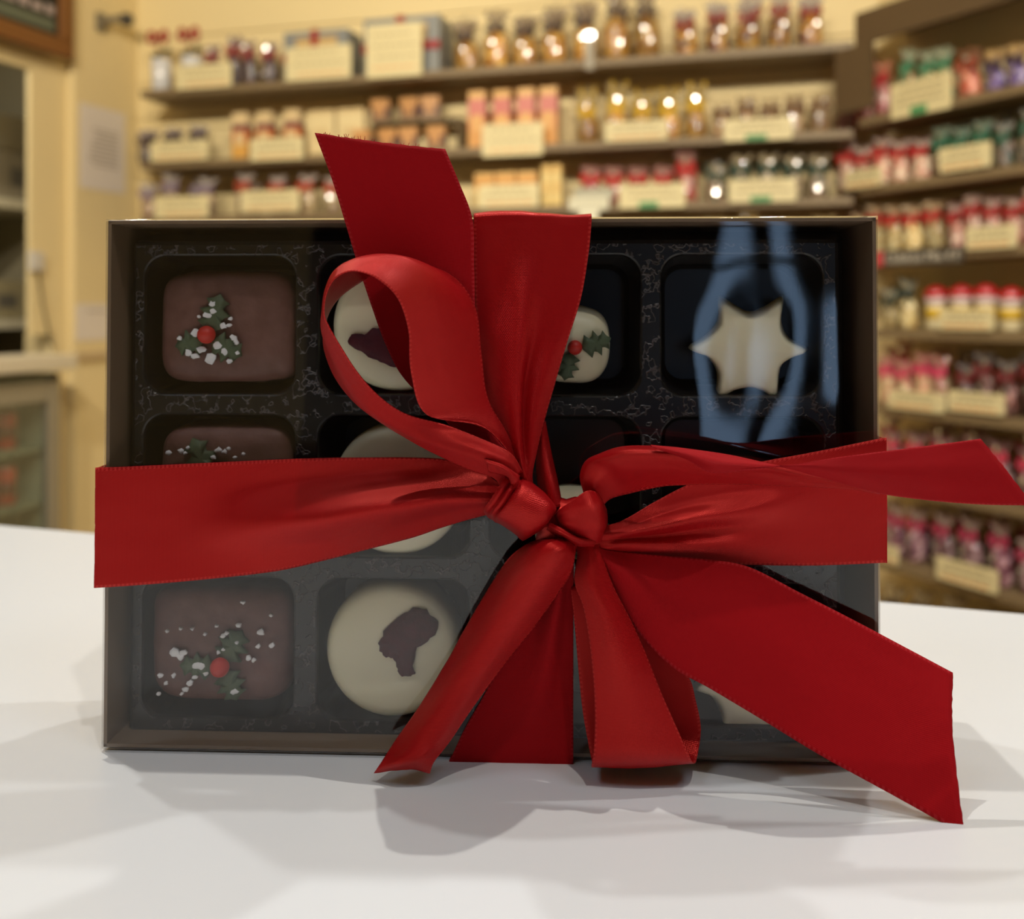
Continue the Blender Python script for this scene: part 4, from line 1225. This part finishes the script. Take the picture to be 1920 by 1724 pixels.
# ------------------------------------------------------------------ price cards and signs
card_white = mat('price_card', srgb(224, 210, 162), 0.55)
ink = mat('card_ink', srgb(176, 160, 120), 0.7)
ink_o = mat('card_ink_orange', srgb(222, 160, 100), 0.7)
greenstrip = mat('card_green', srgb(80, 150, 96), 0.6)
GC = 'price cards on the shelf edges'
def rr_panel(frm, s0, s1, z0, z1, t0, t1, r=0.006):
    P = rrect(min(s0, s1), max(s0, s1), z0, z1, r, 5)
    n = len(P)
    V = [frm(x, t0, z) for x, z in P] + [frm(x, t1, z) for x, z in P]
    Fc = [tuple(range(n)), tuple(range(2 * n - 1, n - 1, -1))] + [(k, n + k, n + (k + 1) % n, (k + 1) % n) for k in range(n)]
    return V, Fc
def pcard(wall, x0, x1, y0, y1, label, gs=None, lines=3, t=-0.010):
    frm = FR[wall]
    s0, ya = sx(wall, x0, t); s1, yb = sx(wall, x1, t)
    y = (ya + yb) / 2
    z0, z1 = zrow(y1, y), zrow(y0, y)
    s0, s1 = min(s0, s1), max(s0, s1)
    o = mk('price_card', *rr_panel(frm, s0, s1, z0, z1, t, t + 0.003), card_white, None, False, loc=frm((s0 + s1) / 2, t, z0))
    tag(o, label, 'price card', GC)
    parts_g, parts_o = [], []
    H, Wd = z1 - z0, s1 - s0
    for k in range(lines):
        zc = z1 - H * (0.2 + 0.62 * k / max(1, lines - 1))
        x = s0 + Wd * (.10 if k else .2)
        while x < s1 - Wd * .2:
            l = rg.uniform(.010, .024)
            x2 = min(x + l, s1 - Wd * .12)
            (parts_o if k == lines - 1 else parts_g).append(boxmesh(x, x2, t - .0006, t - .0001, zc - .0028, zc + .0028, frm))
            x = x2 + .005
    if parts_g: mk('lettering', *join(*parts_g), ink, o, False)
    if parts_o and not gs: mk('lettering', *join(*parts_o), ink_o, o, False)
    if gs:
        a0, a1 = sx(wall, gs[0], t)[0], sx(wall, gs[1], t)[0]
        mk('green_strip', *boxmesh(min(a0, a1), max(a0, a1), t - .0012, t - .0002, z0 + .001, z0 + H * .26, frm), greenstrip, o, False)
    return o
pcard('b', 329, 434, 120, 165, 'cream price card under the white festive pots')
pcard('b', 536, 658, 86, 149, 'cream price card in front of the left silver hamper')
pcard('b', 687, 791, 44, 144, 'tall price card in front of the right silver hamper', lines=4)
pcard('b', 282, 390, 264, 301, 'cream price card under the small dark bags far left')
pcard('b', 469, 569, 258, 300, 'cream price card under the cream, plum and orange cartons')
pcard('b', 904, 1018, 231, 292, 'large cream price card under the tall orange cartons')
pcard('b', 1135, 1251, 227, 264, 'cream price card under the yellow-ribboned bags')
pcard('b', 1357, 1486, 222, 263, 'green-striped price card under the fudge bags', gs=(1398, 1438))
pcard('b', 290, 391, 368, 409, 'cream price card low on the left under the pale bags')
pcard('b', 451, 561, 357, 397, 'cream price card under the orange-tied bags')
pcard('b', 897, 1010, 345, 389, 'cream price card in front of the squat orange cartons')
pcard('b', 1161, 1285, 345, 390, 'green-striped price card under the red bags', gs=(1198, 1234))
pcard('b', 1367, 1493, 336, 379, 'green-striped price card under the green-tied beige bags', gs=(1407, 1446))
pcard('r', 1670, 1783, 147, 214, 'tall green-striped price card on the right wall', gs=(1707, 1738), lines=4)
pcard('r', 1584, 1652, 318, 352, 'price card under the red-tied pale bags on the right wall')
pcard('r', 1761, 1858, 272, 318, 'price card under the green-tied brown bags')
pcard('r', 1811, 1906, 424, 466, 'price card right of the black lettered strip')
pcard('r', 1761, 1862, 581, 619, 'price card in front of the red-lidded jars')
pcard('r', 1665, 1771, 735, 770, 'left one of two price cards side by side', t=-0.010)
pcard('r', 1778, 1883, 736, 775, 'right one of two price cards side by side')
pcard('r', 1755, 1871, 1056, 1100, 'price card under the mauve bags below the tail')
pcard('r', 1640, 1684, 1022, 1056, 'small card half hidden by the box edge below the tail')

def text_mesh(txt, size, depth=0.0006):
    cu_ = bpy.data.curves.new('t', 'FONT'); cu_.body = txt; cu_.size = size; cu_.extrude = depth; cu_.align_x = 'LEFT'
    ob = bpy.data.objects.new('t', cu_); COL.objects.link(ob)
    dg = bpy.context.evaluated_depsgraph_get(); dg.update()
    me = bpy.data.meshes.new_from_object(ob.evaluated_get(dg))
    vs = [v.co.copy() for v in me.vertices]; fs = [tuple(p.vertices) for p in me.polygons]
    bpy.data.objects.remove(ob); bpy.data.curves.remove(cu_); bpy.data.meshes.remove(me)
    return vs, fs
# black lettered strip along the right wall shelf edge
t = -0.006
s0, ya = sx('r', 1630, t); s1, yb = sx('r', 1806, t)
zb0, zb1 = ZC + RL[3] - 0.034, ZC + RL[3] + 0.006
o = mk('sign_strip', *boxmesh(s0, s1, t, t + .004, zb0, zb1, rfr), mat('strip_black', srgb(70, 62, 54), 0.5), None, False, loc=rfr((s0 + s1) / 2, t, zb0))
tag(o, 'black strip with white lettering and a red end on a right wall shelf', 'sign')
sm = sx('r', 1658, t)[0]
mk('red_end', *boxmesh(s0, sm - .004, t - .001, t, zb0 + .002, zb1 - .002, rfr), mat('strip_red', srgb(200, 70, 76), 0.5), o, False)
vs, fs = text_mesh('Children Mix 4 F', 0.034)
xw = max(v.x for v in vs)
k_ = (s1 - sm - .010) / xw
mk('lettering', [rfr(sm + .003 + v.x * k_, t - .0012 - v.z, zb0 + .009 + v.y * .95) for v in vs], fs, mat('strip_white', srgb(206, 196, 176), 0.6), o, False)
# grey stepped sign under the red bags
t = -0.014
def bs(px): return sx('b', px, t)[0]
ys = sx('b', 1105, t)[1]
so = empty('shelf_sign', bfr(bs(1105), t, zrow(420, ys)), 'pale grey stepped sign on the third shelf edge left of a green-striped card', 'sign')
mk('sign_back', *boxmesh(bs(1150), bs(1076), t + .004, t + .007, zrow(374, ys), zrow(352, ys), bfr), mat('sign_grey', srgb(176, 172, 150), 0.5), so, False)
mk('sign_banner', *rr_panel(bfr, bs(1141), bs(1067), zrow(394, ys), zrow(370, ys), t, t + .003, .003), mat('sign_pale', srgb(226, 222, 196), 0.5), so, False)
mk('sign_foot', *boxmesh(bs(1122), bs(1085), t + .001, t + .003, zrow(424, ys), zrow(394, ys), bfr), MATS['sign_pale'], so, False)
mk('lettering', *join(*[boxmesh(bs(1074 + 9 * i + 7), bs(1074 + 9 * i), t - .0006, t - .0001, zrow(385, ys), zrow(378, ys), bfr) for i in range(7)]), mat('sign_ink', srgb(196, 190, 160), 0.6), so, False)

s_, y_ = sx('b', 1105, -.012); zl = zrow(66, y_)  # glowing blob and mount added for a bright glint on the shelf edge
cl = empty('shelf_glint', bfr(s_, -.012, zl), 'added glow for a bright glint at the edge of the top back wall shelf', 'glint')
mk('glint_mount', *boxmesh(s_ - .012, s_ + .012, -.010, .012, ZC + LV[1] - .030, zl - .008, bfr), mat('glint_mount_grey', srgb(150, 140, 120), .4), cl, False)
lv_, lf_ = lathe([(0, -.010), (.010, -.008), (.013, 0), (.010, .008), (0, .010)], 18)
mk('glint_body', [bfr(s_ + x * 1.15, -.012 + y * .5, zl + z) for x, y, z in lv_], lf_, mat('glint_glow', (1, 1, 1, 1), .5, emit=((1.0, .93, .8, 1), 9.0)), cl)

# ------------------------------------------------------------------ left side
# paper notices
def notice(x0, x1, y0, y1, label, n, t=0.002):
    s0, ya = sx('l', x0, t); s1, yb = sx('l', x1, t); y = (ya + yb) / 2
    z0, z1 = zrow(y1, y), zrow(y0, y)
    o = mk('paper_notice', *boxmesh(min(s0, s1), max(s0, s1), t - .0015, t, z0, z1, lfr), mat('paper', srgb(226, 216, 206), 0.7), None, False, loc=lfr((s0 + s1) / 2, t, z0))
    tag(o, label, 'notice')
    parts = []
    for k in range(n):
        z = z1 - (z1 - z0) * (0.28 + 0.42 * k / max(1, n - 1)) if n > 1 else z1 - (z1 - z0) * .2
        parts.append(boxmesh(min(s0, s1) + .03, max(s0, s1) - rg.uniform(.03, .07), t, t + .0005, z - .003, z + .003, lfr))
    mk('lettering', *join(*parts), mat('notice_ink', srgb(176, 164, 152), 0.7), o, False)
notice(150, 234, 203, 358, 'white sheet of paper pinned on the cream wall at the left', 9)
notice(143, 212, 570, 638, 'small white paper on the cream wall partly behind the box', 1)
# menu board hanging above the hatch
t = 0.03
sB = sx('l', 139, t)[0]; yB = sx('l', 139, t)[1]
zB = zrow(112, yB)
mo = empty('menu_board', lfr(sB + .3, t, zB), 'black menu board in an orange-brown wooden frame at the top left', 'menu board')
bw_, bh_ = 0.95, 0.62
wood = mat('board_wood', srgb(120, 74, 26), 0.45, bump=(40, .2, .002))
fw = .052
v, f = join(boxmesh(sB, sB + bw_, t - .025, t, zB, zB + fw, lfr), boxmesh(sB, sB + bw_, t - .025, t, zB + bh_ - fw, zB + bh_, lfr),
            boxmesh(sB, sB + fw, t - .025, t, zB + fw, zB + bh_ - fw, lfr), boxmesh(sB + bw_ - fw, sB + bw_, t - .025, t, zB + fw, zB + bh_ - fw, lfr))
bevel(mk('board_frame', v, f, wood, mo, False), .004)
mk('slate', *boxmesh(sB + fw - .004, sB + bw_ - fw + .004, t - .024, t - .012, zB + fw - .004, zB + bh_ - fw + .004, lfr), mat('slate', srgb(26, 26, 20), 0.6), mo, False)
mk('green_border', *boxmesh(sB + fw + .014, sB + bw_ - fw - .01, t - .012, t - .0105, zB + fw + .014, zB + fw + .048, lfr), mat('chalk_green', srgb(96, 102, 84), 0.7), mo, False)
for j in range(4):
    x = sB + fw + .016; parts = []
    while x < sB + .5:
        l = rg.uniform(.03, .06); zz = zB + fw + .062 + j * .07
        parts.append(boxmesh(x, x + l, t - .012, t - .0105, zz, zz + rg.uniform(.02, .034), lfr)); x += l + .014
    mk('chalk_lettering', *join(*parts), mat('chalk', srgb(176, 160, 156), 0.8), mo, False)
# wall fitting
s_, y_ = sx('l', 198, .0); zf = zrow(42, y_)
fo = empty('wall_fitting', lfr(s_, 0, zf), 'small grey metal fitting high on the cream wall beside the menu board', 'fitting')
mk('wall_plate', *boxmesh(s_ + .01, s_ + .045, 0.0, .012, zf - .035, zf + .02, lfr), mat('fitting_grey', srgb(126, 116, 96), 0.4), fo, False)
mk('arm', *tube([lfr(s_ + .03, .01, zf - .01), lfr(s_ + .01, .04, zf + .005), lfr(s_ - .025, .05, zf + .012)], .011, 10), MATS['fitting_grey'], fo)
hv, hf = lathe([(0, -.02), (.016, -.018), (.022, -.006), (.022, .010), (.014, .018), (0, .02)], 18, lfr(s_ - .03, .055, zf + .012))
mk('fitting_head', hv, hf, mat('fitting_dark', srgb(66, 60, 50), 0.35), fo)

# worktop by the hatch, fridge beneath it
t1 = 0.14
wz1, wz0 = zrow(662, 2.95), zrow(689, 2.95)
s_end = sx('l', 147, t1)[0]
wk = mk('side_worktop', *boxmesh(s_end, s_end + 1.5, -.028, t1, wz0, wz1, lfr), mat('side_top', srgb(214, 202, 176), 0.45), None, False, loc=lfr(s_end, 0, wz0))
bevel(wk, .004); tag(wk, 'pale side worktop above the glass-door fridge at the left', 'worktop')
tfz = 0.11
sf = sx('l', 113, tfz)[0]
fz0, fz1 = 0.03, wz0 - .012
fg = empty('drinks_fridge', lfr(sf + .45, -.1, fz0), 'under-counter glass-door fridge stocked with red cans at the left edge', 'fridge')
steel = mat('fridge_steel', srgb(150, 142, 124), 0.35, metal=.3)
FW, FD = 0.9, 0.10
v, f = join(boxmesh(sf, sf + FW, -.028, -.010, fz0, fz1, lfr), boxmesh(sf, sf + .03, -.010, tfz - .02, fz0, fz1, lfr), boxmesh(sf + FW - .03, sf + FW, -.010, tfz - .02, fz0, fz1, lfr),
            boxmesh(sf, sf + FW, -.010, tfz - .02, fz1 - .05, fz1, lfr), boxmesh(sf, sf + FW, -.010, tfz - .02, fz0, fz0 + .08, lfr))
mk('cabinet', v, f, mat('fridge_inside', srgb(140, 146, 132), 0.5), fg, False)
v, f = join(boxmesh(sf, sf + .045, tfz - .02, tfz, fz0 + .06, fz1 - .02, lfr), boxmesh(sf + FW - .045, sf + FW, tfz - .02, tfz, fz0 + .06, fz1 - .02, lfr),
            boxmesh(sf + .045, sf + FW - .045, tfz - .02, tfz, fz1 - .075, fz1 - .02, lfr), boxmesh(sf + .045, sf + FW - .045, tfz - .02, tfz, fz0 + .06, fz0 + .12, lfr))
bevel(mk('door_frame', v, f, steel, fg, False), .003)
mk('door_glass', *boxmesh(sf + .04, sf + FW - .04, tfz - .012, tfz - .010, fz0 + .1, fz1 - .06, lfr), film_mat('fridge_glass', (.9, .93, .9, 1), 1.5, .02), fg, False)
shz = [zrow(826, 2.95), zrow(924, 2.95)]
for z in shz + [fz0 + .09]:
    mk('wire_shelf', *boxmesh(sf + .032, sf + FW - .032, -.008, tfz - .028, z - .014, z, lfr), mat('fridge_wire', srgb(120, 130, 116), 0.4), fg, False)
mk('door_bracket', *boxmesh(sf - .03, sf - .002, .0, tfz - .03, fz1 - .09, fz1, lfr), mat('bracket', srgb(120, 96, 66), .5), fg, False)

canm = mat('can_red', srgb(168, 40, 34), 0.3, coat=.5)
def can():
    r = mk('drinks_can', *lathe([(0, 0), (.024, 0), (.028, .006), (.028, .094), (.023, .103), (.0225, .105)], 22), canm)
    mk('can_top', *lathe([(0, .1035), (.021, .1035), (.0228, .105), (.0228, .1065)], 22), mat('can_steel', srgb(150, 140, 130), .3, metal=.8), r)
    mk('can_band', *lathe([(.0282, .030), (.0285, .030), (.0285, .066), (.0282, .066)], 22), mat('can_dark', srgb(96, 24, 24), .35), r)
    return r
for si, z in enumerate(shz):
    for i in range(7):
        s_ = sf + .125 + i * .066
        first = 'can' not in PRO
        if first: PRO['can'] = can(); oc = PRO['can']
        else: oc = copy_tree(PRO['can'])
        oc.location = lfr(s_, .040, z + .001)
        oc.rotation_euler = (0, 0, rg.uniform(0, 6))
        tag(oc, ('red drinks can on the upper fridge shelf' if si == 0 else 'red drinks can on the lower fridge shelf'), 'can', 'cans on the upper fridge shelf' if si == 0 else 'cans on the lower fridge shelf')

# shelves and stock inside the hatch
hz1, hz2 = zrow(366, 3.25), zrow(600, 3.25)
hm = mat('hatch_shelf', srgb(206, 200, 178), 0.5)
for z, lb in ((hz1, 'upper pale shelf inside the hatch at the left edge'), (hz2, 'lower pale shelf inside the hatch at the left edge')):
    o = mk('hatch_shelf', *boxmesh(-.13, 1.8, -.735, -.42, z - .03, z, lfr), hm, None, False, loc=lfr(.5, -.6, z)); tag(o, lb, 'shelf')
def crate(s0, s1, z, h, col, label, nm):
    o = mk(nm, *boxmesh(s0, s1, -.70, -.46, z + .001, z + h, lfr), mat('stock' + str(col), srgb(*col), .6), None, False, loc=lfr((s0 + s1) / 2, -.58, z)); bevel(o, .004)
    mk('box_label', *boxmesh(s0 + (s1 - s0) * .3, s1 - (s1 - s0) * .3, -.46, -.4585, z + h * .3, z + h * .65, lfr), mat('stock_label', srgb(96, 92, 84), .6), o, False)
    return tag(o, label, 'box')
a0 = sx('l', 57, -.46)[0]
crate(a0 - .06, a0 + .15, hz1, .17, (134, 126, 108), 'lower grey stock box on the upper hatch shelf', 'stock_box')
o = mk('stock_box', *boxmesh(a0 - .05, a0 + .16, -.70, -.46, hz1 + .171, hz1 + .29, lfr), mat('stockb', srgb(150, 144, 128), .6), None, False, loc=lfr(a0, -.58, hz1 + .171)); bevel(o, .004); tag(o, 'upper grey stock box stacked on another in the hatch', 'box')
crate(a0 + .0, a0 + .2, hz2, .13, (150, 140, 110), 'low tan stock box on the lower hatch shelf', 'stock_box')
# socket and lead on the wall by the hatch
s_, y_ = sx('l', 60, -.028); zs = zrow(490, y_)
so2 = empty('wall_socket', lfr(s_, -.03, zs), 'white wall socket with a hanging lead beside the hatch', 'socket')
mk('socket_plate', *boxmesh(s_ - .03, s_ + .012, -.0295, -.012, zs - .028, zs + .028, lfr), mat('socket_white', srgb(206, 200, 190), .4), so2, False)
mk('lead', *tube([lfr(s_ - .008, -.014, zs - .02), lfr(s_ - .02, -.010, zs - .12), lfr(s_ - .05, -.012, zs - .22), lfr(s_ - .068, -.018, wz1 + .02)], .004, 8), mat('lead_grey', srgb(140, 128, 100), .5), so2)

# ------------------------------------------------------------------ light
def lamp(name, kind, loc, energy, col, **kw):
    l = bpy.data.lights.new(name, kind); l.energy = energy; l.color = col
    for k, v in kw.items(): setattr(l, k, v)
    o = bpy.data.objects.new(name, l); COL.objects.link(o); o.location = loc
    return o
def aim(o, tgt):
    o.rotation_euler = (Vector(tgt) - Vector(o.location)).to_track_quat('-Z', 'Y').to_euler()
LAMPC = (1.0, 0.89, 0.70)
# small ceiling spot over the counter, a little behind and left of the box
k = lamp('counter_spot', 'SPOT', (-0.25, 0.415, TABLE + 1.60), 27, (1.0, 0.94, 0.84), spot_size=1.2, spot_blend=0.6, shadow_soft_size=0.008)
aim(k, (0.02, 0.25, TABLE))
# track spots turned on the shelves
for (x, y, e, tx, ty) in ((-1.10, 0.70, 104, -1.30, 3.1), (-0.45, 0.45, 72, -0.42, 3.0), (0.22, 0.35, 62, 0.35, 2.8), (0.62, 0.0, 66, 1.1, 2.1), (0.30, -0.3, 62, 1.4, 1.7)):
    q = lamp('shelf_spot', 'SPOT', (x, y, 2.42), e, LAMPC, spot_size=1.55, spot_blend=0.7, shadow_soft_size=0.022)
    aim(q, (tx, ty, 1.35))
# downlights between the counter and the shelves
for (x, y, e) in ((-0.80, 0.95, 25), (0.45, 0.90, 22), (1.0, 0.45, 25)):
    q = lamp('down_light', 'SPOT', (x, y, CEIL - 0.06), e, (1.0, 0.99, 0.96), spot_size=2.4, spot_blend=0.5, shadow_soft_size=0.03)
    aim(q, (x * 0.9, y - 0.15, 1.0))
# daylight through the shop window behind the camera
w = lamp('window_daylight', 'AREA', ((WX[0] + WX[1]) / 2, -2.58, (WZ[0] + WZ[1]) / 2), 1.3, (0.42, 0.66, 1.0), shape='RECTANGLE', size=WX[1] - WX[0], size_y=WZ[1] - WZ[0])
aim(w, ((WX[0] + WX[1]) / 2, 0, (WZ[0] + WZ[1]) / 2))
k2 = lamp('front_fill_spot', 'SPOT', (0.30, -0.42, CEIL - 0.06), 21, (1.0, 0.93, 0.84), spot_size=1.3, spot_blend=0.6, shadow_soft_size=0.02)  # unseen spot added to bring highlights onto the ribbon folds
aim(k2, (0.0, 0.25, TABLE))
# unseen light added to lift the dark hatch interior
lamp('hatch_fill', 'AREA', lfr(0.75, -0.42, 2.18), 5, (1.0, 0.94, 0.80), shape='RECTANGLE', size=0.5, size_y=0.2)
lamp('fridge_light', 'AREA', lfr(sf + .45, .03, fz1 - .055), 0.8, (1.0, 0.97, 0.9), shape='RECTANGLE', size=0.5, size_y=0.04)
# unseen fill lights added under the ceiling towards the front of the shop
for x, y, e in ((-0.9, -0.6, 4.6), (0.9, -0.5, 5.2)):
    p = lamp('front_fill_area', 'AREA', (x, y, CEIL - 0.02), e, (0.74, 0.85, 1.0), shape='RECTANGLE', size=0.6, size_y=0.6)

wd = bpy.data.worlds.new('world'); C.world = wd; wd.use_nodes = True
wd.node_tree.nodes['Background'].inputs[0].default_value = (0.35, 0.5, 0.8, 1)
wd.node_tree.nodes['Background'].inputs[1].default_value = 0.6
